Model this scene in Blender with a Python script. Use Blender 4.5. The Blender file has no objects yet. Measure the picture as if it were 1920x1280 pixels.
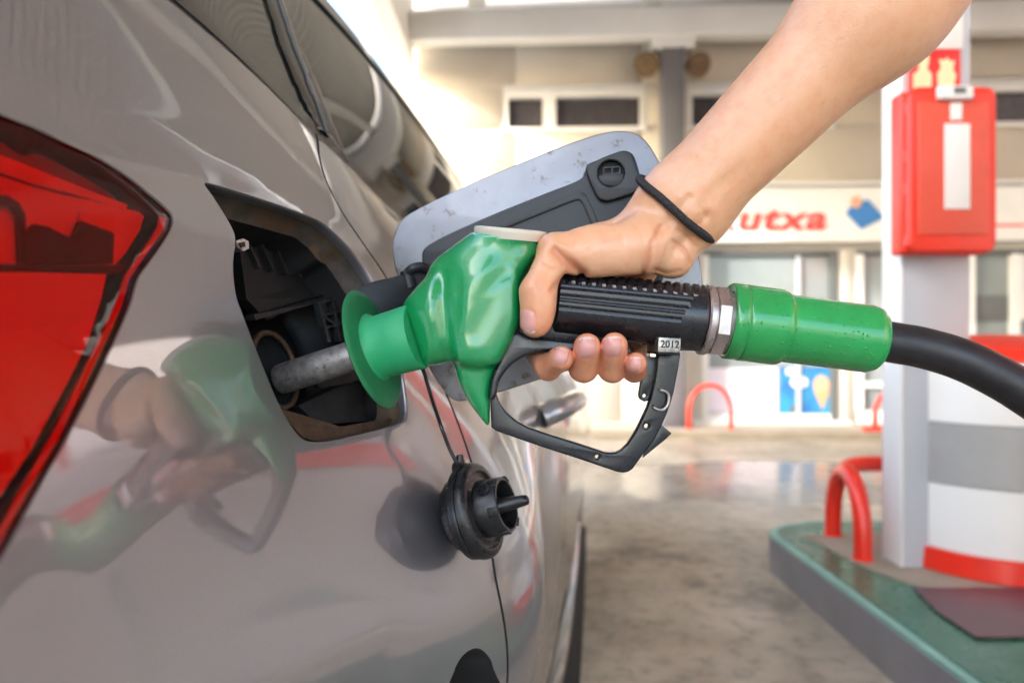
import bpy, bmesh, math, random
import numpy as np
from mathutils import Vector, Matrix
from mathutils.geometry import delaunay_2d_cdt, tessellate_polygon
random.seed(7); np.random.seed(7)
SC = bpy.context.scene; COL = SC.collection
R = math.radians

# ------------------------------------------------------------------ camera, sky, sun, exposure
CH = 0.92; FP = 1280.0
cam_d = bpy.data.cameras.new('camera'); cam = bpy.data.objects.new('camera', cam_d); COL.objects.link(cam)
cam.location = (0, 0, CH); cam.rotation_euler = (R(90), 0, 0)
cam_d.lens = 24; cam_d.sensor_width = 36; cam_d.clip_start = 0.02; cam_d.clip_end = 500
cam_d.dof.use_dof = True; cam_d.dof.focus_distance = 0.50; cam_d.dof.aperture_fstop = 4.4
SC.camera = cam
SUN_EL = R(21); SUN_AZ = R(235)          # azimuth clockwise from +Y: behind and to the left
w = bpy.data.worlds.new('World'); SC.world = w; w.use_nodes = True
nt = w.node_tree; bg = nt.nodes['Background']
sky = nt.nodes.new('ShaderNodeTexSky'); sky.sky_type = 'NISHITA'; sky.sun_disc = False
sky.sun_elevation = SUN_EL; sky.sun_rotation = SUN_AZ; sky.air_density = 1.0; sky.dust_density = 2.5; sky.ozone_density = 2.0
nt.links.new(sky.outputs[0], bg.inputs[0]); bg.inputs[1].default_value = 0.15
sl = bpy.data.lights.new('sun', 'SUN'); sl.energy = .65; sl.angle = R(2); sl.color = (1, .985, .965)
so = bpy.data.objects.new('sun', sl); COL.objects.link(so)
sd = Vector((math.sin(SUN_AZ)*math.cos(SUN_EL), math.cos(SUN_AZ)*math.cos(SUN_EL), math.sin(SUN_EL)))
so.rotation_euler = sd.to_track_quat('Z', 'Y').to_euler(); so.location = (-3, -3, 6)
SC.view_settings.view_transform = 'Standard'; SC.view_settings.look = 'None'
SC.view_settings.gamma = 1; SC.view_settings.use_curve_mapping = False
SC.view_settings.exposure = 3.0
SC.cycles.max_bounces = 10; SC.cycles.diffuse_bounces = 5; SC.cycles.glossy_bounces = 5
SC.cycles.transparent_max_bounces = 12; SC.cycles.caustics_reflective = False; SC.cycles.caustics_refractive = False

# ------------------------------------------------------------------ helpers
def P(px, py, Y):                          # a pixel of the 1920x1280 photo at depth Y -> world point
    return Vector(((px-960)/FP*Y, Y, CH+(640-py)/FP*Y))
def mesh(name, v, f, m=None, parent=None, smooth=True, kind=None):
    me = bpy.data.meshes.new(name); me.from_pydata([tuple(p) for p in v], [], [tuple(q) for q in f]); me.update()
    if smooth: me.polygons.foreach_set('use_smooth', [True]*len(me.polygons))
    o = bpy.data.objects.new(name, me); COL.objects.link(o)
    if m: me.materials.append(m)
    if parent: o.parent = parent
    if kind: o['kind'] = kind
    return o
def keep(o, parent):                       # parent without moving (parents carry no scale)
    bpy.context.view_layer.update()
    o.parent = parent; o.matrix_parent_inverse = parent.matrix_world.inverted(); return o
def thing(name, label, cat, loc=(0, 0, 0), rz=0, group=None):
    o = bpy.data.objects.new(name, None); COL.objects.link(o); o.empty_display_size = .05
    o.location = loc; o.rotation_euler = (0, 0, rz); o['label'] = label; o['category'] = cat
    if group: o['group'] = group
    return o
def tag(o, label, cat, group=None):
    o['label'] = label; o['category'] = cat
    if group: o['group'] = group
    return o
def wchild(t, *a, **k):                    # a mesh in world coordinates under a thing
    o = mesh(*a, **k); return keep(o, t)
def sharp(o, ang=35):
    me = o.data
    bm = bmesh.new(); bm.from_mesh(me)
    for e in bm.edges:
        if len(e.link_faces) == 2 and e.calc_face_angle(0) > R(ang): e.smooth = False
    bm.to_mesh(me); bm.free(); return o
def fixn(o):
    bm = bmesh.new(); bm.from_mesh(o.data); bmesh.ops.remove_doubles(bm, verts=bm.verts, dist=1e-6)
    bmesh.ops.recalc_face_normals(bm, faces=bm.faces); bm.to_mesh(o.data); bm.free(); return o
def box(name, lo, hi, m, parent=None, bev=0.0, kind=None, seg=2):
    bm = bmesh.new(); bmesh.ops.create_cube(bm, size=1)
    lo = Vector(lo); hi = Vector(hi); c = (lo+hi)/2; s = hi-lo
    for v in bm.verts: v.co = Vector((v.co.x*s.x, v.co.y*s.y, v.co.z*s.z))+c
    if bev > 0: bmesh.ops.bevel(bm, geom=bm.edges[:], offset=bev, segments=seg, profile=.5, affect='EDGES')
    me = bpy.data.meshes.new(name); bm.to_mesh(me); bm.free(); me.materials.append(m)
    if bev > 0: me.polygons.foreach_set('use_smooth', [True]*len(me.polygons))
    o = bpy.data.objects.new(name, me); COL.objects.link(o)
    if parent: o.parent = parent
    if kind: o['kind'] = kind
    return sharp(o, 50) if bev > 0 else o
def lathe(prof, p0, ax, seg=64, ref=None):  # prof (s, r) along unit ax from p0
    ax = Vector(ax).normalized(); a = ax.orthogonal().normalized() if ref is None else (ref-ax*ref.dot(ax)).normalized()
    b = ax.cross(a); v = []; f = []
    for s, r in prof:
        for i in range(seg):
            t = 2*math.pi*i/seg; v.append(Vector(p0)+ax*s+(a*math.cos(t)+b*math.sin(t))*r)
    n = len(prof)
    for k in range(n-1):
        for i in range(seg):
            j = (i+1) % seg; f.append((k*seg+i, k*seg+j, (k+1)*seg+j, (k+1)*seg+i))
    for k, flip in ((0, True), (n-1, False)):
        if prof[k][1] > 1e-6: 
            q = [k*seg+i for i in range(seg)]; f.append(q[::-1] if flip else q)
    return v, f
def lathe_obj(name, prof, p0, ax, m, parent, seg=64, ang=35, ref=None):
    v, f = lathe(prof, p0, ax, seg, ref); o = mesh(name, v, f, m); fixn(o); sharp(o, ang)
    return keep(o, parent) if parent else o
def crom(pts, n=6, closed=False):
    pts = [Vector(p) for p in pts]; N = len(pts); out = []
    rng = range(N) if closed else range(N-1)
    for i in rng:
        p1 = pts[i]; p2 = pts[(i+1) % N]
        p0 = pts[(i-1) % N] if (closed or i > 0) else p1*2-p2
        p3 = pts[(i+2) % N] if (closed or i < N-2) else p2*2-p1
        for k in range(n):
            t = k/n
            out.append(.5*((2*p1)+(p2-p0)*t+(2*p0-5*p1+4*p2-p3)*t*t+(3*p1-p0-3*p2+p3)*t*t*t))
    if not closed: out.append(pts[-1].copy())
    return out
def tube(pts, rad, seg=16, caps=True):
    pts = [Vector(p) for p in pts]; n = len(pts); rads = rad if hasattr(rad, '__len__') else [rad]*n
    v = []; f = []; up = None
    for i, p in enumerate(pts):
        d = (pts[min(i+1, n-1)]-pts[max(i-1, 0)]).normalized()
        if up is None: up = d.orthogonal().normalized()
        up = (up-d*up.dot(d)).normalized(); b = d.cross(up)
        for k in range(seg):
            t = 2*math.pi*k/seg; v.append(p+(up*math.cos(t)+b*math.sin(t))*rads[i])
    for i in range(n-1):
        for k in range(seg):
            j = (k+1) % seg; f.append((i*seg+k, i*seg+j, (i+1)*seg+j, (i+1)*seg+k))
    if caps: f.append([k for k in range(seg)][::-1]); f.append([(n-1)*seg+k for k in range(seg)])
    return v, f
def tube_obj(name, pts, rad, m, parent, seg=16):
    v, f = tube(pts, rad, seg); o = mesh(name, v, f, m); sharp(o, 60)
    return keep(o, parent) if parent else o
def area2(p): return .5*sum(p[i][0]*p[(i+1) % len(p)][1]-p[(i+1) % len(p)][0]*p[i][1] for i in range(len(p)))
def inset(poly, d):                        # offset a 2-D polygon inwards
    n = len(poly); s = 1 if area2(poly) > 0 else -1; out = []
    for i in range(n):
        a, b, c = [Vector(poly[k % n]).to_2d() for k in (i-1, i, i+1)]
        e1 = (b-a).normalized(); e2 = (c-b).normalized()
        n1 = Vector((-e1.y, e1.x))*s; n2 = Vector((-e2.y, e2.x))*s; m = n1+n2
        if m.length < 1e-6: m = n1
        m = m.normalized(); k = d/max(.45, m.dot(n1)); out.append(b+m*k)
    return out
def plate(name, outer, holes, Yf, thick, m, parent, ch=.0012, un=None, steps=2):
    """outline in photo pixels, set on a real plate; un(x, y, d) -> world, d = depth behind the front face"""
    if un is None: un = lambda x, y, d: P(x, y, Yf)+Vector((0, d, 0))
    pxm = Yf/FP; loops = [outer]+list(holes)
    prof = [(math.sin(a)*0+ch*(1-math.cos(a))/1, ch*(1-math.sin(a))) for a in [math.pi/2*k/steps for k in range(steps+1)]]
    # prof: (depth, inset) from the front face rim outwards
    rings = [(ch*(1-math.cos(math.pi/2*k/steps)), ch*(1-math.sin(math.pi/2*k/steps))) for k in range(steps+1)]
    rings = rings+[(thick-d, i) for d, i in rings[::-1]]
    v = []; f = []; caps = []; 
    for li, lp in enumerate(loops):
        sgn = 1 if li == 0 else -1; n = len(lp); base = len(v)
        for d, i in rings:
            q = inset(lp, sgn*i/pxm); v += [un(a[0], a[1], d) for a in q]
        for k in range(len(rings)-1):
            for i in range(n):
                j = (i+1) % n; f.append((base+k*n+i, base+k*n+j, base+(k+1)*n+j, base+(k+1)*n+i))
        caps.append((base, n, inset(lp, sgn*rings[0][1]/pxm)))
    tri = tessellate_polygon([[Vector((p[0], p[1], 0)) for p in c[2]] for c in caps])
    idx = [c[0]+i for c in caps for i in range(c[1])]; off = {}
    K = len(rings)-1
    back = [c[0]+K*c[1]+i for c in caps for i in range(c[1])]
    for t in tri:
        f.append([idx[i] for i in t]); f.append([back[i] for i in t])
    o = mesh(name, v, f, m); fixn(o); sharp(o, 40)
    return keep(o, parent) if parent else o
def circ(x, y, r, n=14): return [(x+r*math.cos(2*math.pi*i/n), y+r*math.sin(2*math.pi*i/n)) for i in range(n)]
def px2(pts, n=5): return [(p.x, p.y) for p in crom([(a, b, 0) for a, b in pts], n, True)]

# ------------------------------------------------------------------ materials
def mat(name, col, rough=.5, metal=0, coat=0, coat_r=.03, coat_ior=1.5, ior=1.5, var=.0, vscale=20, bump=0, bscale=200, col2=None, sss=0, spec=.5, rvar=0, dirt=None, dscale=8, dthr=.55, drops=0, drop_s=500, scratch=None):
    m = bpy.data.materials.new(name); m.use_nodes = True; N = m.node_tree; L = N.links
    b = N.nodes['Principled BSDF']; S = lambda k, val: b.inputs[k].__setattr__('default_value', val)
    S('Roughness', rough); S('Metallic', metal); S('Coat Weight', coat); S('Coat Roughness', coat_r); S('Coat IOR', coat_ior); S('IOR', ior)
    S('Specular IOR Level', spec)
    tc = N.nodes.new('ShaderNodeTexCoord'); co = tc.outputs['Object']
    def noise(sc, det=4, r=.6):
        n = N.nodes.new('ShaderNodeTexNoise'); n.inputs['Scale'].default_value = sc; n.inputs['Detail'].default_value = det; n.inputs['Roughness'].default_value = r
        L.new(co, n.inputs['Vector']); return n.outputs['Fac']
    c4 = (*col, 1)
    mix = N.nodes.new('ShaderNodeMix'); mix.data_type = 'RGBA'; mix.inputs['A'].default_value = c4
    mix.inputs['B'].default_value = (*(col2 or [min(1, x*(1-var)) for x in col]), 1)
    ramp = N.nodes.new('ShaderNodeMapRange'); ramp.inputs['From Min'].default_value = .35; ramp.inputs['From Max'].default_value = .65
    L.new(noise(vscale), ramp.inputs['Value']); L.new(ramp.outputs[0], mix.inputs['Factor'])
    out = mix.outputs['Result']
    if dirt:
        mx = N.nodes.new('ShaderNodeMix'); mx.data_type = 'RGBA'; mr = N.nodes.new('ShaderNodeMapRange')
        mr.inputs['From Min'].default_value = dthr; mr.inputs['From Max'].default_value = dthr+.12
        L.new(noise(dscale, 8, .7), mr.inputs['Value']); L.new(mr.outputs[0], mx.inputs['Factor'])
        L.new(out, mx.inputs['A']); mx.inputs['B'].default_value = (*dirt, 1); out = mx.outputs['Result']
    if scratch:
        mp = N.nodes.new('ShaderNodeMapping'); mp.inputs['Scale'].default_value = (1, 1, 9); mp.inputs['Rotation'].default_value = (.4, .9, .3); L.new(co, mp.inputs['Vector'])
        sn = N.nodes.new('ShaderNodeTexNoise'); sn.inputs['Scale'].default_value = 75; sn.inputs['Detail'].default_value = 8; sn.inputs['Roughness'].default_value = .75; L.new(mp.outputs[0], sn.inputs['Vector'])
        sr = N.nodes.new('ShaderNodeMapRange'); sr.inputs['From Min'].default_value = .62; sr.inputs['From Max'].default_value = .70; sr.inputs['To Max'].default_value = .7; L.new(sn.outputs['Fac'], sr.inputs['Value'])
        sx = N.nodes.new('ShaderNodeMix'); sx.data_type = 'RGBA'; L.new(sr.outputs[0], sx.inputs['Factor']); L.new(out, sx.inputs['A']); sx.inputs['B'].default_value = (*scratch, 1); out = sx.outputs['Result']
    L.new(out, b.inputs['Base Color'])
    if rvar:
        mr = N.nodes.new('ShaderNodeMapRange'); mr.inputs['To Min'].default_value = rough-rvar; mr.inputs['To Max'].default_value = rough+rvar
        mr.inputs['From Min'].default_value = .3; mr.inputs['From Max'].default_value = .7
        L.new(noise(vscale*2.3), mr.inputs['Value']); L.new(mr.outputs[0], b.inputs['Roughness'])
    last = None
    if bump:
        bp = N.nodes.new('ShaderNodeBump'); bp.inputs['Strength'].default_value = 1; bp.inputs['Distance'].default_value = bump
        L.new(noise(bscale, 5), bp.inputs['Height']); last = bp
    if drops:
        vo = N.nodes.new('ShaderNodeTexVoronoi'); vo.inputs['Scale'].default_value = drop_s; L.new(co, vo.inputs['Vector'])
        mr = N.nodes.new('ShaderNodeMapRange'); mr.inputs['From Min'].default_value = .28; mr.inputs['From Max'].default_value = .05
        L.new(vo.outputs['Distance'], mr.inputs['Value'])
        sp = N.nodes.new('ShaderNodeSeparateColor'); L.new(vo.outputs['Color'], sp.inputs[0])
        gt = N.nodes.new('ShaderNodeMath'); gt.operation = 'GREATER_THAN'; gt.inputs[1].default_value = .72; L.new(sp.outputs[0], gt.inputs[0])
        mu = N.nodes.new('ShaderNodeMath'); mu.operation = 'MULTIPLY'; L.new(mr.outputs[0], mu.inputs[0]); L.new(gt.outputs[0], mu.inputs[1])
        bp = N.nodes.new('ShaderNodeBump'); bp.inputs['Strength'].default_value = 1; bp.inputs['Distance'].default_value = drops
        L.new(mu.outputs[0], bp.inputs['Height'])
        if last: L.new(last.outputs[0], bp.inputs['Normal'])
        last = bp
    if last:
        L.new(last.outputs[0], b.inputs['Normal'])
        if coat: L.new(last.outputs[0], b.inputs['Coat Normal'])
    if sss: S('Subsurface Weight', sss); b.inputs['Subsurface Radius'].default_value = (1, .35, .2); S('Subsurface Scale', .006)
    m['b'] = 1
    return m
M = {}
M['paint'] = mat('car_paint', (.335, .328, .350), rough=.38, metal=.78, coat=1, coat_r=.022, coat_ior=2.3, var=.12, vscale=1500)
M['paint_in'] = mat('flap_paint', (.27, .275, .295), rough=.40, metal=.5, coat=.3, var=.12, vscale=30, dirt=(.13, .085, .055), dscale=75, dthr=.565)
M['trim'] = mat('black_trim', (.012, .012, .012), rough=.25, coat=.5)
M['gap'] = mat('shadow_gap_rubber', (.01, .01, .01), rough=.8)
M['glass'] = mat('tinted_window', (.030, .038, .034), rough=.02, ior=1.75, spec=.7)
M['plastic'] = mat('black_plastic', (.022, .022, .024), rough=.48, var=.4, vscale=60, bump=.0001, bscale=1500, rvar=.1)
M['pocket'] = mat('dirty_pocket_plastic', (.009, .0085, .0085), rough=.55, dirt=(.06, .042, .028), dscale=34, dthr=.60, bump=.0002, bscale=400)
M['pocketlip'] = mat('dusty_paint_lip', (.095, .078, .064), rough=.5, metal=.2, dirt=(.11, .065, .032), dscale=40, dthr=.5, var=.5, vscale=60, bump=.0002, bscale=300)
M['rust'] = mat('rusty_filler_metal', (.16, .10, .065), rough=.5, metal=.6, dirt=(.10, .06, .035), dscale=60, dthr=.5, var=.4, vscale=90)
M['bracket'] = mat('flap_bracket_plastic', (.015, .016, .019), rough=.45, var=.25, vscale=50, bump=.00006, bscale=2500, dirt=(.06, .05, .042), dscale=60, dthr=.66)
M['green'] = mat('glossy_green_shell', (.006, .30, .085), rough=.30, coat=.9, coat_r=.10, var=.15, vscale=14, rvar=.05, dirt=(.008, .11, .04), dscale=60, dthr=.66, bump=.00001, bscale=600, scratch=(.10, .42, .2))
M['green2'] = mat('matte_green_rubber', (.022, .36, .14), rough=.5, var=.1, vscale=20, dirt=(.01, .14, .06), dscale=90, dthr=.68, scratch=(.15, .5, .28))
M['green3'] = mat('wet_green_sleeve', (.022, .36, .085), rough=.22, coat=.5, coat_r=.06, var=.2, vscale=25, drops=.0006, drop_s=330, dirt=(.012, .20, .045), dscale=60, dthr=.64, scratch=(.2, .5, .25))
M['cream'] = mat('cream_cap', (.70, .64, .52), rough=.45, var=.1)
M['grip'] = mat('grip_rubber', (.012, .012, .015), rough=.30, coat=.35, coat_r=.12, var=.3, vscale=80, rvar=.06)
M['chip'] = mat('worn_mark', (.45, .45, .45), rough=.4, metal=.5)
M['black'] = mat('black_frame', (.012, .0125, .016), rough=.32, coat=.2, coat_r=.2, var=.3, vscale=60, bump=.0001, bscale=700, rvar=.08, scratch=(.07, .07, .075))
M['steel'] = mat('worn_steel', (.60, .53, .51), rough=.33, metal=.85, var=.25, vscale=70, rvar=.10, bump=.00006, bscale=900, dirt=(.26, .19, .16), dscale=90, dthr=.68)
M['steel2'] = mat('bright_worn_steel', (.50, .46, .41), rough=.42, metal=.9, var=.5, vscale=260, bump=.00025, bscale=600, dirt=(.15, .12, .09), dscale=300, dthr=.58)
M['spout'] = mat('scratched_spout_metal', (.46, .42, .40), rough=.36, metal=.6, var=.4, vscale=160, rvar=.12, bump=.00012, bscale=1100, dirt=(.07, .055, .045), dscale=120, dthr=.6)
M['hose'] = mat('hose_rubber', (.020, .018, .021), rough=.42, var=.5, vscale=60, rvar=.12, bump=.00025, bscale=160, dirt=(.05, .045, .04), dscale=70, dthr=.62)
M['capb'] = mat('cap_plastic', (.014, .014, .015), rough=.33, var=.4, vscale=80, rvar=.1, bump=.0001, bscale=900, dirt=(.06, .045, .035), dscale=120, dthr=.66)
M['cord'] = mat('braided_cord', (.022, .021, .022), rough=.7)
M['discgreen'] = mat('shaded_guard_rubber', (.014, .20, .075), rough=.55, var=.15, vscale=20, dirt=(.01, .09, .04), dscale=90, dthr=.70, scratch=(.1, .42, .22))  # green darkened to hold the shade on the disc
M['plaster'] = mat('pale_plaster', (.46, .43, .44), rough=.7, var=.1, vscale=.6)
M['nail'] = mat('fingernail', (.68, .33, .29), rough=.22, sss=.15)
M['nailtip'] = mat('nail_edge', (.80, .62, .52), rough=.35, sss=.1)
# building and forecourt
M['wall'] = mat('cream_wall', (.56, .525, .465), rough=.8, var=.12, vscale=1.2, bump=.001, bscale=40)
M['wall2'] = mat('beige_wall', (.60, .54, .44), rough=.8, var=.12, vscale=1.5)
M['joint'] = mat('panel_joint', (.33, .29, .23), rough=.9)
M['white'] = mat('white_paint', (.78, .78, .76), rough=.5, var=.06, vscale=3)
M['canopy'] = mat('canopy_soffit', (.56, .545, .52), rough=.6, var=.1, vscale=2)
M['grey'] = mat('grey_column_paint', (.15, .15, .165), rough=.5, var=.1, vscale=4)
M['greyblue'] = mat('pale_blue_grey_paint', (.50, .53, .58), rough=.4, var=.06, vscale=4)
M['midgrey'] = mat('mid_grey_band', (.36, .36, .355), rough=.4, var=.08, vscale=8)
M['red'] = mat('red_paint', (.80, .030, .012), rough=.35, coat=.2, var=.1, vscale=10)
M['redbox'] = mat('red_plastic_cover', (.76, .032, .010), rough=.4, var=.1, vscale=10)
M['redface'] = mat('faded_red_panel', (.72, .085, .045), rough=.45, var=.1, vscale=10)
M['signred'] = mat('sign_red', (.72, .03, .03), rough=.4)
M['signcream'] = mat('sign_cream', (.85, .70, .42), rough=.4)
M['letter'] = mat('letter_red', (.78, .07, .06), rough=.4)
M['blue'] = mat('emblem_blue', (.03, .20, .52), rough=.4)
M['orange'] = mat('emblem_orange', (.75, .40, .25), rough=.4)
M['posterblue'] = mat('poster_blue', (.02, .12, .34), rough=.35, col2=(.03, .28, .50), vscale=4)
M['pinkwhite'] = mat('poster_pale', (.75, .70, .80), rough=.4)
M['cone'] = mat('poster_cone', (.62, .36, .18), rough=.5)
M['darkwin'] = mat('dark_window_glass', (.05, .045, .05), rough=.12, var=.4, vscale=3)
M['curtain'] = mat('dark_curtain', (.09, .08, .09), rough=.8, var=.3, vscale=8)
M['shopglass'] = mat('pale_shop_glass', (.27, .31, .32), rough=.1, ior=1.5, var=.2, vscale=1.3)
M['frame'] = mat('dark_frame', (.12, .13, .13), rough=.5)
M['brown'] = mat('rusty_lamp_metal', (.20, .12, .05), rough=.6, var=.5, vscale=20)
M['islandgreen'] = mat('island_green_paint', (.045, .17, .105), rough=.30, var=.3, vscale=3, dirt=(.10, .17, .11), dscale=5, dthr=.62, rvar=.12)
M['islandedge'] = mat('island_pale_edge', (.30, .55, .45), rough=.5, var=.2, vscale=9)
M['kerbface'] = mat('grey_kerb_concrete', (.27, .25, .25), rough=.8, var=.15, vscale=5, bump=.001, bscale=60)
M['concrete'] = mat('bare_concrete', (.36, .31, .23), rough=.75, var=.2, vscale=5)
M['maroon'] = mat('flat_maroon', (.115, .05, .06), rough=.35, var=.25, vscale=8)  # dark maroon colour of the flat patch on the island top
M['tyre'] = mat('tyre_rubber', (.012, .012, .012), rough=.8)
M['rim'] = mat('wheel_rim', (.45, .45, .45), rough=.35, metal=.8)
M['pave'] = mat('pavement_concrete', (.50, .45, .36), rough=.8, var=.12, vscale=2)

def ground_mat():
    m = bpy.data.materials.new('worn_wet_concrete'); m.use_nodes = True; N = m.node_tree; L = N.links; b = N.nodes['Principled BSDF']
    tc = N.nodes.new('ShaderNodeTexCoord')
    def noise(sc, det=6, r=.6, st=(1, 1, 1), off=(0, 0, 0)):
        mp = N.nodes.new('ShaderNodeMapping'); mp.inputs['Scale'].default_value = st; mp.inputs['Location'].default_value = off
        L.new(tc.outputs['Object'], mp.inputs['Vector'])
        n = N.nodes.new('ShaderNodeTexNoise'); n.inputs['Scale'].default_value = sc; n.inputs['Detail'].default_value = det; n.inputs['Roughness'].default_value = r
        L.new(mp.outputs[0], n.inputs['Vector']); return n.outputs['Fac']
    def ramp(src, a, b_):
        r = N.nodes.new('ShaderNodeMapRange'); r.inputs['From Min'].default_value = a; r.inputs['From Max'].default_value = b_; r.interpolation_type = 'SMOOTHSTEP'
        L.new(src, r.inputs['Value']); return r.outputs[0]
    def mixc(fac, A, B):
        x = N.nodes.new('ShaderNodeMix'); x.data_type = 'RGBA'; L.new(fac, x.inputs['Factor'])
        for k, val in (('A', A), ('B', B)):
            if isinstance(val, tuple): x.inputs[k].default_value = (*val, 1)
            else: L.new(val, x.inputs[k])
        return x.outputs['Result']
    c = mixc(ramp(noise(1.1), .38, .62), (.58, .505, .395), (.43, .37, .285))
    c = mixc(ramp(noise(2.6, 8, .7, off=(3, 5, 0)), .47, .70), c, (.24, .21, .175))
    c = mixc(ramp(noise(14, 6, .7), .45, .75), c, (.24, .21, .16))
    # damp patch: a puddle in front of the shop (position mask broken up with noise)
    sp = N.nodes.new('ShaderNodeSeparateXYZ'); L.new(tc.outputs['Object'], sp.inputs[0])
    def bell(out, c0, wd):
        s = N.nodes.new('ShaderNodeMath'); s.operation = 'SUBTRACT'; L.new(out, s.inputs[0]); s.inputs[1].default_value = c0
        d = N.nodes.new('ShaderNodeMath'); d.operation = 'DIVIDE'; L.new(s.outputs[0], d.inputs[0]); d.inputs[1].default_value = wd
        p = N.nodes.new('ShaderNodeMath'); p.operation = 'MULTIPLY'; L.new(d.outputs[0], p.inputs[0]); L.new(d.outputs[0], p.inputs[1]); return p.outputs[0]
    ad = N.nodes.new('ShaderNodeMath'); ad.operation = 'ADD'; L.new(bell(sp.outputs[0], 1.75, 1.5), ad.inputs[0]); L.new(bell(sp.outputs[1], 4.55, .75), ad.inputs[1])
    nz = N.nodes.new('ShaderNodeMath'); nz.operation = 'MULTIPLY_ADD'; L.new(noise(1.7, 5), nz.inputs[0]); nz.inputs[1].default_value = 1.6; nz.inputs[2].default_value = -.8
    a2 = N.nodes.new('ShaderNodeMath'); a2.operation = 'ADD'; L.new(ad.outputs[0], a2.inputs[0]); L.new(nz.outputs[0], a2.inputs[1])
    wet = ramp(a2.outputs[0], 1.05, .65)
    dk = N.nodes.new('ShaderNodeMix'); dk.data_type = 'RGBA'; dk.blend_type = 'MULTIPLY'; L.new(wet, dk.inputs['Factor']); L.new(c, dk.inputs['A']); dk.inputs['B'].default_value = (.62, .60, .58, 1)
    L.new(dk.outputs['Result'], b.inputs['Base Color'])
    damp = ramp(noise(.9, 4, off=(9, 2, 0)), .45, .62)
    r1 = N.nodes.new('ShaderNodeMix'); r1.data_type = 'FLOAT'; L.new(damp, r1.inputs['Factor']); r1.inputs['A'].default_value = .75; r1.inputs['B'].default_value = .34
    r2 = N.nodes.new('ShaderNodeMix'); r2.data_type = 'FLOAT'; L.new(wet, r2.inputs['Factor']); L.new(r1.outputs[0], r2.inputs['A']); r2.inputs['B'].default_value = .16
    L.new(r2.outputs[0], b.inputs['Roughness'])
    bp = N.nodes.new('ShaderNodeBump'); bp.inputs['Distance'].default_value = .003; L.new(noise(60), bp.inputs['Height'])
    iv = N.nodes.new('ShaderNodeMath'); iv.operation = 'SUBTRACT'; iv.inputs[0].default_value = 1; L.new(wet, iv.inputs[1]); L.new(iv.outputs[0], bp.inputs['Strength'])
    L.new(bp.outputs[0], b.inputs['Normal']); return m
M['ground'] = ground_mat()

def lens_mat():
    m = bpy.data.materials.new('red_lens'); m.use_nodes = True; N = m.node_tree; L = N.links; N.nodes.remove(N.nodes['Principled BSDF'])
    t = N.nodes.new('ShaderNodeBsdfTransparent'); t.inputs[0].default_value = (1, .055, .022, 1)
    g = N.nodes.new('ShaderNodeBsdfGlossy'); g.inputs['Roughness'].default_value = .03
    fr = N.nodes.new('ShaderNodeFresnel'); fr.inputs['IOR'].default_value = 1.5
    mx = N.nodes.new('ShaderNodeMixShader'); L.new(fr.outputs[0], mx.inputs[0]); L.new(t.outputs[0], mx.inputs[1]); L.new(g.outputs[0], mx.inputs[2])
    L.new(mx.outputs[0], N.nodes['Material Output'].inputs['Surface']); return m
M['lens'] = lens_mat()
M['lampdusk'] = mat('lamp_ceiling_reflection', (.26, .17, .15), rough=.3)  # tone of the ceiling reflection, put in as colour
M['lampwhite'] = mat('lamp_reflector_white', (.85, .85, .85), rough=.35)
M['lampmid'] = mat('lamp_red_inner', (.88, .68, .5), rough=.3)
M['lampdark'] = mat('lamp_housing_dark', (.07, .05, .045), rough=.3)

def skin_mat():
    m = bpy.data.materials.new('skin'); m.use_nodes = True; N = m.node_tree; L = N.links; b = N.nodes['Principled BSDF']
    at = N.nodes.new('ShaderNodeAttribute'); at.attribute_name = 'skincol'
    tc = N.nodes.new('ShaderNodeTexCoord')
    def noise(sc, det=5):
        n = N.nodes.new('ShaderNodeTexNoise'); n.inputs['Scale'].default_value = sc; n.inputs['Detail'].default_value = det; L.new(tc.outputs['Object'], n.inputs['Vector']); return n.outputs['Fac']
    mx = N.nodes.new('ShaderNodeMix'); mx.data_type = 'RGBA'; mx.blend_type = 'MULTIPLY'
    mr = N.nodes.new('ShaderNodeMapRange'); mr.inputs['From Min'].default_value = .45; mr.inputs['From Max'].default_value = .7; L.new(noise(120, 6), mr.inputs['Value'])
    L.new(mr.outputs[0], mx.inputs['Factor']); L.new(at.outputs['Color'], mx.inputs['A']); mx.inputs['B'].default_value = (.97, .88, .85, 1)
    L.new(mx.outputs['Result'], b.inputs['Base Color'])
    b.inputs['Roughness'].default_value = .31; b.inputs['Subsurface Weight'].default_value = .10
    b.inputs['Subsurface Radius'].default_value = (1, .35, .18); b.inputs['Subsurface Scale'].default_value = .004; b.inputs['Coat Weight'].default_value = .06; b.inputs['Coat Roughness'].default_value = .35
    vo = N.nodes.new('ShaderNodeTexVoronoi'); vo.inputs['Scale'].default_value = 1100; L.new(tc.outputs['Object'], vo.inputs['Vector'])
    ad = N.nodes.new('ShaderNodeMath'); ad.operation = 'MULTIPLY_ADD'; L.new(vo.outputs['Distance'], ad.inputs[0]); ad.inputs[1].default_value = .35; L.new(noise(420), ad.inputs[2])
    bp = N.nodes.new('ShaderNodeBump'); bp.inputs['Distance'].default_value = .00022; bp.inputs['Strength'].default_value = .8; L.new(ad.outputs[0], bp.inputs['Height']); L.new(bp.outputs[0], b.inputs['Normal'])
    return m
M['skin'] = skin_mat()

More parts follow.
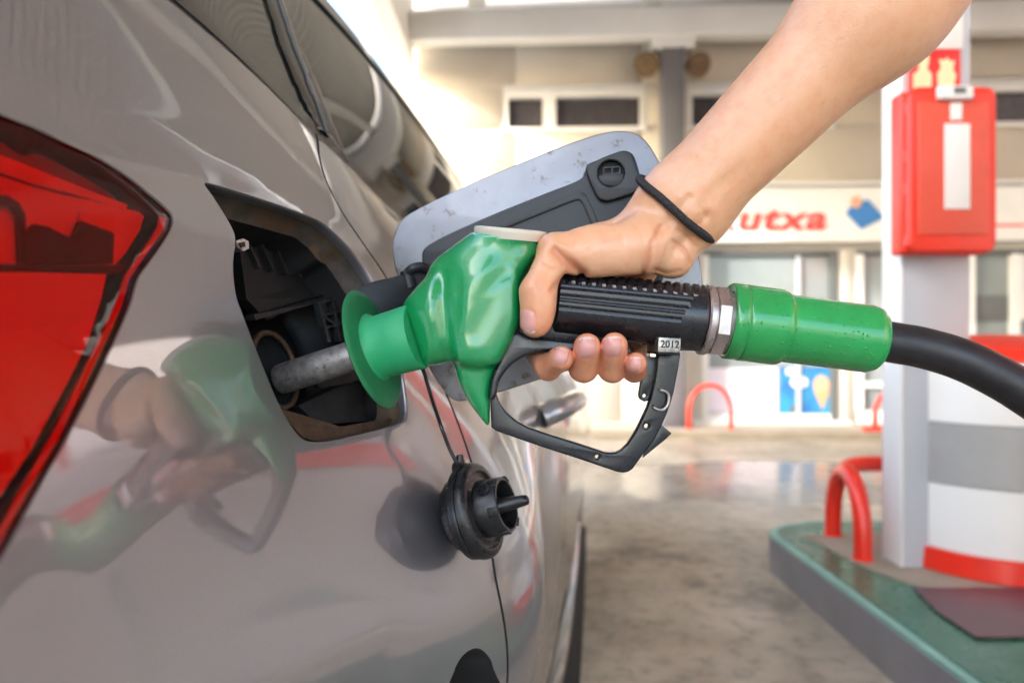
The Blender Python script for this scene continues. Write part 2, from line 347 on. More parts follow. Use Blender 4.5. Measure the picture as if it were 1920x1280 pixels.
# ------------------------------------------------------------------ signed distance sculpting
def v3(p): return np.array(p, float)
def s_cone(p, a, b, r1, r2):               # tapered capsule
    a = v3(a); b = v3(b); ba = b-a; l2 = ba@ba
    h = np.clip(((p-a)@ba)/l2, 0, 1)
    return np.linalg.norm(p-a-h[:, None]*ba, axis=1)-(r1+(r2-r1)*h)
def s_cone_flat(p, a, b, r1, r2, n, k):    # same, thickness along n divided by k
    a = v3(a); b = v3(b); n = v3(n)/np.linalg.norm(v3(n)); ba = b-a; ba0 = ba
    h = np.clip(((p-a)@ba)/(ba@ba), 0, 1); q = p-a-h[:, None]*ba; c = q@n
    q = q+(c*(k-1))[:, None]*n
    return (np.linalg.norm(q, axis=1)-(r1+(r2-r1)*h))*.8
def s_ell(p, c, ax, r):                    # ellipsoid with axes (3 unit vectors) and radii
    q = (p-v3(c))@np.array([v3(a)/np.linalg.norm(v3(a)) for a in ax]).T/np.array(r)
    k0 = np.linalg.norm(q, axis=1); k1 = np.linalg.norm(q/np.array(r), axis=1)+1e-9
    return k0*(k0-1)/k1
def smin(a, b, k):
    h = np.maximum(k-np.abs(a-b), 0)/k; return np.minimum(a, b)-h*h*k*.25
def smax(a, b, k): return -smin(-a, -b, k)
def sdpoly(q, poly):                       # signed distance to polygon, q (N,2)
    poly = np.array(poly, float); n = len(poly); d = np.full(len(q), 1e9); s = np.ones(len(q))
    for i in range(n):
        a = poly[i]; b = poly[i-1]; e = b-a; w_ = q-a
        t = np.clip((w_@e)/(e@e), 0, 1); r = w_-t[:, None]*e; d = np.minimum(d, (r*r).sum(1))
        c1 = q[:, 1] >= a[1]; c2 = q[:, 1] < b[1]; c3 = e[0]*w_[:, 1] > e[1]*w_[:, 0]
        fl = (c1 & c2 & c3) | (~c1 & ~c2 & ~c3); s[fl] *= -1
    return s*np.sqrt(d)
def dpolyline(q, pl):
    pl = np.array(pl, float); d = np.full(len(q), 1e9)
    for a, b in zip(pl[:-1], pl[1:]):
        e = b-a; w_ = q-a; t = np.clip((w_@e)/(e@e), 0, 1); r = w_-t[:, None]*e; d = np.minimum(d, (r*r).sum(1))
    return np.sqrt(d)
def soft_sd(poly, sg):                      # distance field of an outline, blurred so that its corners and creases soften
    poly = np.array(poly, float); lo = poly.min(0)-60; hi = poly.max(0)+60; st = 2.0; nx, ny = (np.ceil((hi-lo)/st).astype(int)+1)
    gx, gy = np.meshgrid(lo[0]+np.arange(nx)*st, lo[1]+np.arange(ny)*st, indexing='ij')
    D = sdpoly(np.stack([gx.ravel(), gy.ravel()], 1), poly).reshape(nx, ny); s = sg/st; r = int(3*s)+1; k = np.exp(-.5*(np.arange(-r, r+1)/s)**2); k /= k.sum()
    for ax in (0, 1): D = np.apply_along_axis(lambda m: np.convolve(np.pad(m, r, mode='edge'), k, 'valid'), ax, D)
    def f(q):
        u = np.clip((q-lo)/st, 0, [nx-1.001, ny-1.001]); i = u.astype(int); t = u-i; a, b = i[:, 0], i[:, 1]; t0, t1 = t[:, 0], t[:, 1]
        v = (D[a, b]*(1-t0)+D[a+1, b]*t0)*(1-t1)+(D[a, b+1]*(1-t0)+D[a+1, b+1]*t0)*t1
        return v+np.linalg.norm(np.maximum(np.maximum(lo-q, q-hi), 0), axis=1)
    return f
def sdf_mesh(f, lo, hi, h, B=8, margin=1.3, newton=3):
    lo = v3(lo); hi = v3(hi); nb = np.ceil((hi-lo)/(h*B)).astype(int)+1; H = h*B
    gi = np.stack(np.meshgrid(*[np.arange(k) for k in nb], indexing='ij'), -1).reshape(-1, 3)
    cen = lo+(gi+.5)*H; dc = f(cen); keepb = np.abs(dc) < H*.87*margin
    dims = nb*B; D = np.repeat(np.repeat(np.repeat(np.sign(dc).reshape(nb), B, 0), B, 1), B, 2).astype(np.float32)
    off = np.stack(np.meshgrid(*[np.arange(B)]*3, indexing='ij'), -1).reshape(-1, 3)
    ks = gi[keepb]
    for s in range(0, len(ks), 400):
        idx = (ks[s:s+400, None, :]*B+off[None]).reshape(-1, 3)
        D[idx[:, 0], idx[:, 1], idx[:, 2]] = f(lo+idx*h)
    S = D < 0
    c = np.zeros(tuple(dims-1), np.int8)
    for dx in (0, 1):
        for dy in (0, 1):
            for dz in (0, 1): c += S[dx:dims[0]-1+dx, dy:dims[1]-1+dy, dz:dims[2]-1+dz]
    act = np.argwhere((c > 0) & (c < 8)); vid = np.full(tuple(dims-1), -1, np.int32)
    vid[act[:, 0], act[:, 1], act[:, 2]] = np.arange(len(act))
    acc = np.zeros((len(act), 3)); cnt = np.zeros(len(act))
    cor = [(0, 0, 0), (1, 0, 0), (0, 1, 0), (1, 1, 0), (0, 0, 1), (1, 0, 1), (0, 1, 1), (1, 1, 1)]
    for a, b in [(0, 1), (2, 3), (4, 5), (6, 7), (0, 2), (1, 3), (4, 6), (5, 7), (0, 4), (1, 5), (2, 6), (3, 7)]:
        ca = act+np.array(cor[a]); cb = act+np.array(cor[b])
        da = D[ca[:, 0], ca[:, 1], ca[:, 2]]; db = D[cb[:, 0], cb[:, 1], cb[:, 2]]
        m = (da < 0) != (db < 0); t = da/(da-db+1e-12)
        p = np.array(cor[a])+(np.array(cor[b])-np.array(cor[a]))*t[:, None]
        acc[m] += p[m]; cnt[m] += 1
    V = lo+(act+acc/cnt[:, None])*h
    F = []
    for ax in range(3):
        u, w_ = (ax+1) % 3, (ax+2) % 3
        sl0 = [slice(None)]*3; sl1 = [slice(None)]*3; sl0[ax] = slice(0, -1); sl1[ax] = slice(1, None)
        e = np.argwhere(S[tuple(sl0)] != S[tuple(sl1)])
        e = e[(e[:, u] > 0) & (e[:, w_] > 0) & (e[:, u] < dims[u]-1) & (e[:, w_] < dims[w_]-1)]
        U = np.zeros(3, int); U[u] = 1; W = np.zeros(3, int); W[w_] = 1
        q = [vid[tuple((e-o).T)] for o in (0*U, U, U+W, W)]
        Q = np.stack(q, 1); neg = S[tuple(e.T)]; Q[~neg] = Q[~neg][:, ::-1]; F.append(Q)
    F = np.concatenate(F); F = F[(F >= 0).all(1)]
    for _ in range(newton):
        e = h*.3; d = f(V); G = np.stack([(f(V+np.eye(3)[k]*e)-f(V-np.eye(3)[k]*e))/(2*e) for k in range(3)], 1)
        g2 = (G*G).sum(1)+1e-6; st = np.clip(d/g2, -h, h) if False else d/g2
        st = G*st[:, None]; L_ = np.linalg.norm(st, axis=1, keepdims=True); st *= np.minimum(1, h*.7/(L_+1e-12)); V = V-st
    return V, F
def lap(V, F, n):                           # Laplacian smoothing of a closed quad mesh
    E_ = np.concatenate([F[:, [0, 1]], F[:, [1, 2]], F[:, [2, 3]], F[:, [3, 0]]]); E_ = np.concatenate([E_, E_[:, ::-1]])
    cnt = np.bincount(E_[:, 0], minlength=len(V))[:, None]+1e-9
    for _ in range(n):
        for lam in (.6, -.58):
            S_ = np.stack([np.bincount(E_[:, 0], weights=V[E_[:, 1], k], minlength=len(V)) for k in range(3)], 1)/cnt; V = V+(S_-V)*lam
    return V
def np_mesh(name, V, F, m):
    me = bpy.data.meshes.new(name); me.vertices.add(len(V)); me.vertices.foreach_set('co', V.astype(np.float32).ravel())
    k = F.shape[1]; me.loops.add(len(F)*k); me.loops.foreach_set('vertex_index', F.astype(np.int32).ravel())
    me.polygons.add(len(F)); me.polygons.foreach_set('loop_start', np.arange(len(F), dtype=np.int32)*k)
    me.update(calc_edges=True); me.validate(); me.polygons.foreach_set('use_smooth', [True]*len(me.polygons)); me.materials.append(m)
    o = bpy.data.objects.new(name, me); COL.objects.link(o); return o
#@@STRUCTURE
# ================================================================== THE SETTING
gv = [(-60, -60, 0), (80, -60, 0), (80, 120, 0), (-60, 120, 0)]
mesh('ground', gv, [(0, 1, 2, 3)], M['ground'], kind='structure', smooth=False)
# pavement along the shop
TH = R(2.2); FO = Vector((-1.3, 7.3, 0)); FE = Vector((math.cos(TH), -math.sin(TH), 0)); FN = Vector((math.sin(TH), math.cos(TH), 0))
def fp(px, py, dep=0):                     # pixel -> (u, z) on the shop facade, dep in front (-) or behind (+)
    t = (px-960)/FP; s = (FO.dot(FN)+dep)/(t*FN.x+FN.y); p = Vector((t*s, s, 0)); return (p-FO).dot(FE), CH+(640-py)/FP*s
def floc(u, y=0, z=0): return FO+FE*u+FN*y+Vector((0, 0, z))
pv = bpy.data.objects.new('x', None)
def fbox(name, u0, u1, y0, y1, z0, z1, m, parent=None, bev=0, kind=None):
    o = box(name, (u0, y0, z0), (u1, y1, z1), m, parent, bev, kind)
    if parent is None: o.location = FO; o.rotation_euler = (0, 0, -TH)
    return o
fbox('pavement', -14, 20, -.62, 3, -.05, .062, M['pave'], kind='structure', bev=.008)
fbox('kerb', -14, 20, -.74, -.623, -.05, .058, M['concrete'], kind='structure', bev=.008)

# shop building
shop = thing('shop_building', 'cream two-storey shop building with a white sign band and dark strip windows behind the forecourt', 'building', FO, -TH)
U = lambda px, py=640: fp(px, py)[0]
Z = lambda py, px=1200: fp(px, py)[1]
uL = 0.0; uR = 12.0
zs = [.062, Z(785), Z(470), Z(455), Z(358), Z(240), Z(160), Z(110), 3.95, 4.6]
# walls behind everything, openings left out
def wallbox(u0, u1, z0, z1, m='wall', y0=.012, y1=.30): 
    return box('wall', (u0, y0, z0), (u1, y1, z1), M[m], shop)
def panels(u0, u1, z0, z1, nu, m='wall', nz=1, gap=.012):
    for i in range(nu):
        for j in range(nz):
            a = u0+(u1-u0)*i/nu; b = u0+(u1-u0)*(i+1)/nu; c = z0+(z1-z0)*j/nz; d = z0+(z1-z0)*(j+1)/nz
            box('wall_panel', (a+gap/2, 0, c+gap/2), (b-gap/2, .03, d-gap/2), M[m], shop, bev=.003, seg=1)
w1 = (U(944), U(1210)); w2 = (U(1290), U(1560)); w3 = (U(1700), U(1990)); wz = (Z(238), Z(163))
sh1 = (U(1318), U(1572)); sh2 = (U(1606), U(1950)); shz = (Z(786), Z(470))
box('wall_backing', (uL, .32, 0), (uR, .5, 8), M['joint'], shop)
wallbox(uL, uR, wz[1], 7.5); wallbox(uL, uR, shz[1], wz[0])
wallbox(uL, w1[0], *wz); wallbox(w1[1], w2[0], *wz); wallbox(w2[1], w3[0], *wz); wallbox(w3[1], uR, *wz)
wallbox(uL, sh1[0], 0, shz[1]); wallbox(sh1[1], sh2[0], 0, shz[1]); wallbox(sh2[1], uR, 0, shz[1]); wallbox(sh1[0], sh1[1], 0, shz[0]); wallbox(sh2[0], sh2[1], 0, .07)
panels(uL, uR, wz[1]+.02, 4.3, 9, 'wall2'); panels(uL, uR, Z(345), wz[0]-.02, 9, 'wall2')
panels(uL, w1[0]-.03, wz[0], wz[1], 1, 'wall2'); panels(w1[1]+.03, w2[0]-.03, wz[0], wz[1], 1, 'wall2'); panels(w2[1]+.03, w3[0]-.03, wz[0], wz[1], 1, 'wall2')
panels(uL, sh1[0]-.03, .07, Z(352), 4, 'wall', 2); panels(sh1[1]+.03, sh2[0]-.03, .07, shz[1], 1, 'wall')
def strip_window(u0, u1, mull):
    t = box('window', (u0, .0, wz[1]-.0), (u1, .10, wz[1]+.05), M['white'], shop)
    def sub(n, a, b, c, d, m, y0=.02, y1=.12):
        o = box(n, (a, y0, c), (b, y1, d), M[m]); keep(o, shop); o.parent = t; o.matrix_parent_inverse = Matrix.Identity(4); return o
    sub('sill', u0-.02, u1+.02, wz[0]-.05, wz[0], 'white', -.03)
    sub('frame', u0, u0+.05, wz[0], wz[1], 'white'); sub('frame', u1-.05, u1, wz[0], wz[1], 'white')
    for x in mull: sub('frame', x-.07, x+.07, wz[0], wz[1], 'white')
    sub('frame', u0, u1, wz[1]-.09, wz[1], 'white', .025)
    sub('pane', u0+.05, u1-.05, wz[0]+.01, wz[1]-.09, 'darkwin', .10, .106)
    for k in range(24):                                    # pleated dark curtain seen through the pane line
        a = u0+.06+(u1-u0-.12)*k/24
        sub('curtain', a, a+(u1-u0-.12)/24*.55, wz[0]+.012, wz[1]-.092, 'curtain', .092, .099)
strip_window(w1[0], w1[1], [U(1030)]); strip_window(w2[0], w2[1], []); strip_window(w3[0], w3[1], [U(1800)])
# sign band
za, zb_ = Z(457, 1450), Z(358, 1450)
band = box('sign_band', (U(1085), -.14, za), (uR, -.002, zb_), M['white'], shop, bev=.01)
box('red_line', (U(1822), -.146, Z(427, 1860)-.012), (uR, -.1405, Z(427, 1860)+.012), M['letter'], shop)
box('ledge', (uL, -.05, Z(352)), (uR, -.002, Z(345)), M['white'], shop, bev=.006)
def text_mesh(txt, size, m, ext=.004, shear=0, off=0, name='lettering', spc=1.0):
    cu = bpy.data.curves.new(name, 'FONT'); cu.body = txt; cu.size = size; cu.extrude = ext; cu.shear = shear; cu.offset = off; cu.space_character = spc
    ob = bpy.data.objects.new(name, cu); COL.objects.link(ob); bpy.context.view_layer.update()
    me = bpy.data.meshes.new_from_object(ob); bpy.data.objects.remove(ob); me.materials.clear(); me.materials.append(m)
    o = bpy.data.objects.new(name, me); COL.objects.link(o); return o
tx = text_mesh('kutxa', .40, M['letter'], .006, .22, .011, 'lettering', 1.12)
xs = [v.co.x for v in tx.data.vertices]; sx = (U(1538, 415)-U(1330, 415))/(max(xs)-min(xs))
for v in tx.data.vertices: v.co.x = (v.co.x-min(xs))*sx; v.co.y *= .85
tx.parent = shop; tx.location = (U(1330, 430), -.148, Z(434, 1450)); tx.rotation_euler = (R(90), 0, 0)
# emblem: a tilted blue booklet with an orange dot
ex, ez = fp(1608, 407)
def poly_y(name, pts, y0, y1, m, parent):
    n = len(pts); v = [(a, y0, b) for a, b in pts]+[(a, y1, b) for a, b in pts]
    f = [tuple(range(n)), tuple(range(n, 2*n))[::-1]]+[(i, (i+1) % n, n+(i+1) % n, n+i) for i in range(n)]
    o = mesh(name, v, f, M[m], parent, smooth=False); fixn(o); return o
poly_y('emblem', [(ex-.19, ez+.02), (ex-.03, ez-.15), (ex+.20, ez-.03), (ex+.03, ez+.13)], -.152, -.1405, 'blue', shop)
poly_y('emblem', [(ex-.17, ez+.06), (ex-.03, ez-.10), (ex+.16, ez+.0), (ex+.03, ez+.15)], -.160, -.1535, 'blue', shop)
poly_y('emblem', [(ex-.09+.055*math.cos(a*math.pi/5), ez+.125+.065*math.sin(a*math.pi/5)) for a in range(10)], -.167, -.1615, 'orange', shop)
# shop window, left of the white post
fr = box('shop_window', (sh1[0], .02, shz[0]), (sh1[1], .06, shz[0]+.06), M['white'], shop)
def sub(par, n, lo, hi, m, bev=0):
    o = box(n, lo, hi, M[m], None, bev); o.parent = par; return o
sub(fr, 'frame', (sh1[0], 0, shz[1]-.05), (sh1[1], .07, shz[1]), 'frame'); sub(fr, 'frame', (sh1[1]-.07, .0, shz[0]), (sh1[1], .07, shz[1]-.05), 'frame')
sub(fr, 'frame', (sh1[0], .0, shz[0]+.06), (sh1[0]+.06, .07, shz[1]-.05), 'white'); sub(fr, 'frame', (U(1500)-.02, .03, shz[0]+.06), (U(1500)+.02, .07, shz[1]-.05), 'greyblue')
sub(fr, 'pane', (sh1[0]+.06, .075, shz[0]+.06), (sh1[1]-.07, .083, shz[1]-.05), 'shopglass')
sub(fr, 'ledge', (sh1[0]-.1, -.10, shz[0]-.05), (sh1[1]+.1, -.002, shz[0]), 'white')
sub(fr, 'window_film', (sh1[0]+.08, .068, shz[0]+.07), (U(1463), .073, Z(690)), 'pinkwhite')
# right-hand shopfront beyond the post
f2 = box('shop_window', (sh2[0], .02, .07), (sh2[1], .06, .2), M['white'], shop)
sub(f2, 'pane', (sh2[0]+.06, .075, .2), (sh2[1]-.05, .083, shz[1]-.05), 'shopglass')
for px in (1612, 1700, 1822, 1906): sub(f2, 'frame', (U(px)-.04, .0, .2), (U(px)+.04, .07, shz[1]-.05), 'white')
sub(f2, 'frame', (sh2[0], 0, shz[1]-.05), (sh2[1], .068, shz[1]), 'frame')
sub(f2, 'frame', (sh2[0]+.045, .01, Z(720)-.03), (sh2[1]-.045, .066, Z(720)+.03), 'white')
sub(f2, 'wall_screen', (U(1838), .055, Z(602, 1870)), (U(1898), .074, Z(553, 1870)), 'frame', .004)
sub(f2, 'frame', (U(1900), .01, Z(600)), (U(1925), .065, Z(480)), 'white')
# poster
pu0, pz0 = fp(1466, 778); pu1, pz1 = fp(1566, 688)
po = thing('poster', 'blue ice cream poster in the lower right corner of the shop window', 'poster', FO, -TH)
box('poster_sheet', (pu0, .056, pz0), (pu1, .064, pz1), M['posterblue'], po)
def ell(name, cx, cz, rx, rz, y0, m): poly_y(name, [(cx+rx*math.cos(a*math.pi/8), cz+rz*math.sin(a*math.pi/8)) for a in range(16)], y0-.003, y0, m, po)
du, dz = pu1-pu0, pz1-pz0
ell('print', pu0+.36*du, pz0+.68*dz, .17*du, .13*dz, .0555, 'pinkwhite'); ell('print', pu0+.2*du, pz0+.9*dz, .10*du, .08*dz, .0555, 'pinkwhite')
ell('print', pu0+.78*du, pz0+.62*dz, .15*du, .2*dz, .0555, 'orange')
poly_y('print', [(pu0+.64*du, pz0+.5*dz), (pu0+.80*du, pz0+.1*dz), (pu0+.93*du, pz0+.5*dz)], .0495, .0515, 'cone', po)
box('print', (pu0+.2*du, .052, pz0+.03*dz), (pu0+.32*du, .0555, pz0+.2*dz), M['frame'], po)

# grey column and its lamps
gu0, gu1 = fp(1241, 500, -.30)[0], fp(1282, 500, -.30)[0]
gc = thing('grey_column', 'grey painted steel column rising in front of the shop wall', 'column', floc((gu0+gu1)/2, -.25), -TH)
hw = (gu1-gu0)/2
box('column_shaft', (-hw, -.1, .062), (hw, .1, 3.93), M['grey'], gc, bev=.006); box('base_plate', (-hw-.05, -.15, .062), (hw+.05, .15, .08), M['grey'], gc)
box('column_cap', (-hw-.1, -.14, 3.86), (hw+.1, .14, 3.96), M['white'], gc, bev=.01)
for px, lab, nm in ((1218, 'rusty brown round floodlight on the left side of the grey column', 0), (1300, 'rusty brown round floodlight on the right side of the grey column', 1)):
    u_, z_ = fp(px, 122, -.2); c = floc(u_, -.2, z_)
    t = thing('floodlight', lab, 'lamp', c, -TH, 'round floodlights on the grey column')
    for n_, pr in (('lamp_housing', [(.0, .0), (0, .06), (.05, .10), (.12, .125), (.15, .13), (.152, .115)]), ('lamp_glass', [(.12, .0), (.12, .112), (.13, .112), (.13, 0)])):
        lathe_obj(n_, pr, c+Vector((0, .06, .03)), Vector((.35 if nm else -.35, -1, -.45)), M['brown' if n_ == 'lamp_housing' else 'cone'], t, 24)
    box('arm', (-.16 if nm else .0, .02, -.015), (0.0 if nm else .16, .06, .015), M['brown'], t)

# canopy over the forecourt
cx0, cx1, cy0, cy1 = -1.22, 6.6, -5.0, 6.95
can = thing('forecourt_canopy', 'large pale canopy roof with white edge beams over the forecourt', 'canopy', (0, 0, 0))
box('edge_beam', (cx0, cy0, 3.81), (-1.03, 7.15, 4.54), M['white'], can, bev=.01)
o = box('cross_beam', (0, -.10, 3.95), (7.6, .10, 4.24), M['white'], can, bev=.01); o.location = (-1.02, 6.95, 0); o.rotation_euler = (0, 0, -TH)
for i, px in enumerate((885, 1260, 1790)):
    X = (px-960)/FP*6.0; box('cross_rib', (X-.09, cy0, 4.262), (X+.09, 6.84, 4.40), M['white'], can, bev=.01)
box('edge_beam', (-1.03, cy0-.2, 3.85), (cx1, cy0-.003, 4.35), M['white'], can, bev=.01)
box('roof_deck', (cx0+.1, cy0, 4.55), (cx1, 7.1, 4.62), M['joint'], can)
vv = []; ff = []
nsl = 120
for i in range(nsl):                                      # soffit boards
    y0 = cy0+(6.8-cy0)*i/nsl; y1 = y0+(6.8-cy0)/nsl*.80; b = len(vv)
    vv += [(x, y, z) for x in (-1.02, cx1) for y in (y0, y1) for z in (4.41, 4.45)]
    ff += [(b, b+4, b+6, b+2), (b, b+1, b+5, b+4), (b+2, b+6, b+7, b+3), (b+1, b+3, b+7, b+5)]
so_ = mesh('soffit_boards', vv, ff, M['canopy'], can, smooth=False, kind='stuff')
for y in (1.0, 5.0):
    pass

# buildings added out of view: left one blocks low sun, right one screens light
sunblk = thing('sun_blocker_building', 'added unseen white flat-roofed building on the left that keeps low sun off the arm', 'building', (-5.5, -4, 0))
for nm, lo, hi, m_ in (('wall', (-8, -9, 0), (-3.4, .6, 4.1), 'white'), ('roof', (-8.1, -9.1, 4.103), (-3.3, .7, 4.3), 'grey'), ('window', (-3.398, -5, 1), (-3.37, -2, 2.4), 'darkwin'), ('door', (-3.398, -1.6, .0), (-3.37, -.6, 2.2), 'grey')):
    keep(box(nm, lo, hi, M[m_]), sunblk)
wng = thing('light_screen_building', 'added unseen pale building on the right, cutting side light and tinting the car reflection', 'building', (9, 0, 0))
for nm, lo, hi, m_ in (('wall', (8.2, -9, 0), (13, 6.2, 7.2), 'plaster'), ('red_stripe', (8.17, -8.9, 2.9), (8.198, 6.1, 3.3), 'red'), ('door', (8.17, -3, 0), (8.198, .2, 2.6), 'white'), ('window', (8.17, 1.5, .9), (8.198, 4, 2.3), 'shopglass')):
    keep(box(nm, lo, hi, M[m_]), wng)
# red hoops
def hoop(name, x0, x1, Y0, Y1, zb, top, rad, lab, grp, m='red'):
    c = Vector(((x0+x1)/2, (Y0+Y1)/2, zb)); t = thing(name, lab, 'hoop barrier', c, 0, grp)
    pts = []; H = top-zb; hw_ = .5; st = H*.42
    for k in range(25):
        a = math.pi*k/24; s = .5-.5*math.cos(a); h = st+(H-st)*math.sin(a)
        pts.append(Vector((x0+(x1-x0)*s, Y0+(Y1-Y0)*s, zb+h)))
    pts = [Vector((x0, Y0, zb+.001))]+pts+[Vector((x1, Y1, zb+.001))]
    tube_obj('bent_tube', pts, rad, M[m], t, 16)
    for x, y in ((x0, Y0), (x1, Y1)): lathe_obj('foot_plate', [(0, rad*1.9), (.006, rad*1.9), (.007, rad*1.7)], (x, y, zb), (0, 0, 1), M[m], t, 20)
    return t
a = P(1292, 806, 6.72); b = P(1371, 806, 6.69)
hoop('hoop_barrier', a.x, b.x, 6.72, 6.69, .062, .49, .021, 'small pale red hoop barrier on the pavement in front of the shop window', 'red hoops guarding the forecourt')
a = P(1641, 806, 6.6)
hoop('hoop_barrier', a.x, a.x+.36, 6.6, 6.55, .062, .44, .024, 'red hoop barrier on the pavement, half hidden behind the white post', 'red hoops guarding the forecourt')
fb = box('wheel_stop', (a.x-.14, 6.5, .062), (a.x+.5, 6.58, .105), M['red'], None, bev=.01); tag(fb, 'low flat red bar lying on the pavement beside the white post', 'wheel stop')

# pump island
isl = thing('pump_island', 'green painted raised pump island with grey concrete kerb', 'island', (1.03, 1, 0))
outl = [(1.03, -3.2), (1.03, 2.73), (1.055, 2.80), (1.14, 2.88), (1.28, 2.94), (2.7, 2.94), (2.7, -3.2)]
def prism(name, pts, z0, z1, m, parent, kind=None):
    n = len(pts); v = [(a, b, z0) for a, b in pts]+[(a, b, z1) for a, b in pts]
    f = [tuple(range(n))[::-1], tuple(range(n, 2*n))]+[(i, (i+1) % n, n+(i+1) % n, n+i) for i in range(n)]
    o = mesh(name, v, f, m, None, smooth=False, kind=kind); fixn(o)
    return keep(o, parent) if parent else o
def ins(pts, d): return [(p.x, p.y) for p in inset(pts, d)]
prism('kerb', outl, 0, .138, M['kerbface'], isl)
prism('edge_strip', ins(outl, .004), .138, .150, M['islandedge'], isl)
prism('painted_top', ins(outl, .030), .1505, .154, M['islandgreen'], isl)
cp = [(1.24, 2.70), (1.17, 2.56), (1.21, 2.26), (1.33, 2.06), (1.60, 1.93), (2.2, 1.90), (2.4, 2.72)]
prism('bare_patch', [tuple(q) for q in [(p.x, p.y) for p in crom([(a, b, 0) for a, b in cp], 5, True)]], .1545, .158, M['concrete'], isl)
mp = [P(1712, 1098, 2.14), P(1925, 1110, 2.12), P(1960, 1195, 1.78), P(1815, 1192, 1.79)]
def onz(px, py, z): 
    Y = (CH-z)*FP/(py-640); return ((px-960)/FP*Y, Y)
prism('maroon_patch', [onz(1712, 1103, .158), onz(2300, 1103, .158), onz(2300, 1196, .158), onz(1830, 1196, .158), onz(1760, 1150, .158)], .1585, .1625, M['maroon'], isl)

# red island guard hoop
def ihoop():
    x0, y0 = onz(1562, 1003, .155); x1, y1 = onz(1618, 1049, .155)
    t = thing('island_hoop_guard', 'bright red bent tube hoop guard at the corner of the green pump island', 'hoop barrier', ((x0+x1)/2, (y0+y1)/2, .155), 0, 'red hoops guarding the forecourt')
    pts = [Vector((x0, y0, .156))]+[Vector((x0+(x1-x0)*(.5-.5*math.cos(a)), y0+(y1-y0)*(.5-.5*math.cos(a)), .20+.235*math.sin(a)**.9)) for a in [math.pi*k/36 for k in range(37)]]+[Vector((x1, y1, .156))]
    tube_obj('bent_tube', pts, .031, M['red'], t, 18)
    a = Vector((x0+(x1-x0)*.3, y0+(y1-y0)*.3, .415))
    pts = crom([a, a+Vector((.045, .03, .022)), a+Vector((.13, .05, .030)), a+Vector((.25, .06, .018)), a+Vector((.31, .065, -.05)), a+Vector((.325, .065, -.15)), (a.x+.325, a.y+.065, .156)], 8)
    tube_obj('side_tube', pts, .030, M['red'], t, 18)
    for x, y in ((x0, y0), (x1, y1)): lathe_obj('foot_plate', [(0, .037), (.005, .037), (.006, .034)], (x, y, .1545), (0, 0, 1), M['red'], t, 24)
ihoop()
# post, signs, cabinet, drum
post = thing('canopy_post', 'white and pale blue square canopy post standing on the island', 'post', (1.43, 2.36, .154))
for nm, lo, hi, m_ in (('white_side', (1.312, 2.303, .1585), (1.322, 2.42, 4.5), 'white'), ('post_shaft', (1.3225, 2.303, .1585), (1.545, 2.42, 4.5), 'greyblue')):
    keep(box(nm, lo, hi, M[m_], None, bev=.002), post)
sg = thing('fire_sign', 'red sign with two cream pictograms above the red cabinet, under a white panel', 'sign', (1.42, 2.29, 2.0))
def py(px, py_, Y=2.29): p = P(px, py_, Y); return p.x, p.z
def sgbox(n, p0, p1, ya, yb, m_, bev=.001): 
    (x0, z0), (x1, z1) = py(*p0), py(*p1); return keep(box(n, (x0, ya, min(z0, z1)), (x1, yb, max(z0, z1)), M[m_], None, bev=bev), sg)
sgbox('white_panel', (1706, -60), (1805, 92), 2.288, 2.302, 'white'); sgbox('red_panel', (1706, 93.5), (1800, 190), 2.286, 2.301, 'signred')
def sgpoly(pts, y0=2.2835, m_='signcream'):
    q = [py(*p, 2.286) for p in pts]; n = len(q)
    v = [(a, y0, b) for a, b in q]+[(a, y0+.0022, b) for a, b in q]
    o = mesh('pictogram', v, [tuple(range(n)), tuple(range(n, 2*n))[::-1]]+[(i, (i+1) % n, n+(i+1) % n, n+i) for i in range(n)], M[m_], None, smooth=False); fixn(o); keep(o, sg)
sgpoly([(1712, 166), (1712, 140), (1722, 132), (1722, 118), (1716, 110), (1722, 100), (1738, 98), (1742, 112), (1738, 130), (1746, 140), (1746, 166)])
sgpoly([(1758, 160), (1757, 138), (1764, 128), (1760, 112), (1770, 114), (1775, 108), (1781, 116), (1790, 114), (1786, 130), (1792, 142), (1788, 162), (1774, 166)])
cab = thing('extinguisher_cabinet', 'red plastic fire extinguisher cabinet with a pale window, fixed to the post', 'cabinet', (1.38, 2.24, 1.45))
def cbox(n, p0, p1, ya, yb, m_, bev, Y=2.2, seg=3):
    (x0, z0), (x1, z1) = py(*p0, Y), py(*p1, Y); return keep(box(n, (x0, ya, min(z0, z1)), (x1, yb, max(z0, z1)), M[m_], None, bev=bev, seg=seg), cab)
cbox('cabinet_case', (1700, 164), (1864, 474), 2.232, 2.30, 'redbox', .012)
rr_ = []
for cx_, cy_, a0 in ((1726, 182, 180), (1850, 182, 270), (1850, 453, 0), (1726, 453, 90)):
    rr_ += [(cx_+20*math.cos(R(a0+k*15)), cy_+20*math.sin(R(a0+k*15))) for k in range(7)]
plate('door', rr_, [], 2.2, .033, M['redbox'], cab, .009, None, 4)
cbox('door_panel', (1722, 190), (1856, 440), 2.196, 2.206, 'redface', .004, 2.196)
cbox('label_window', (1771, 232), (1819, 392), 2.192, 2.1965, 'white', .002, 2.194)
cbox('label_window', (1782, 193), (1804, 226), 2.192, 2.1965, 'white', .002, 2.194)
cbox('handle', (1760, 160), (1826, 186), 2.176, 2.199, 'white', .008, 2.18); cbox('lock', (1790, 163), (1812, 174), 2.171, 2.177, 'frame', .002, 2.172)
for z0 in (196, 284, 344, 440): 
    cbox('hinge', (1694, z0), (1704, z0+22), 2.222, 2.256, 'pinkwhite', .003, 2.24)
drum = thing('column_jacket', 'round white and grey banded jacket with red cap and base ring at the post', 'bollard', (1.68, 2.41, .158))
dc = (1.685, 2.41, 0)
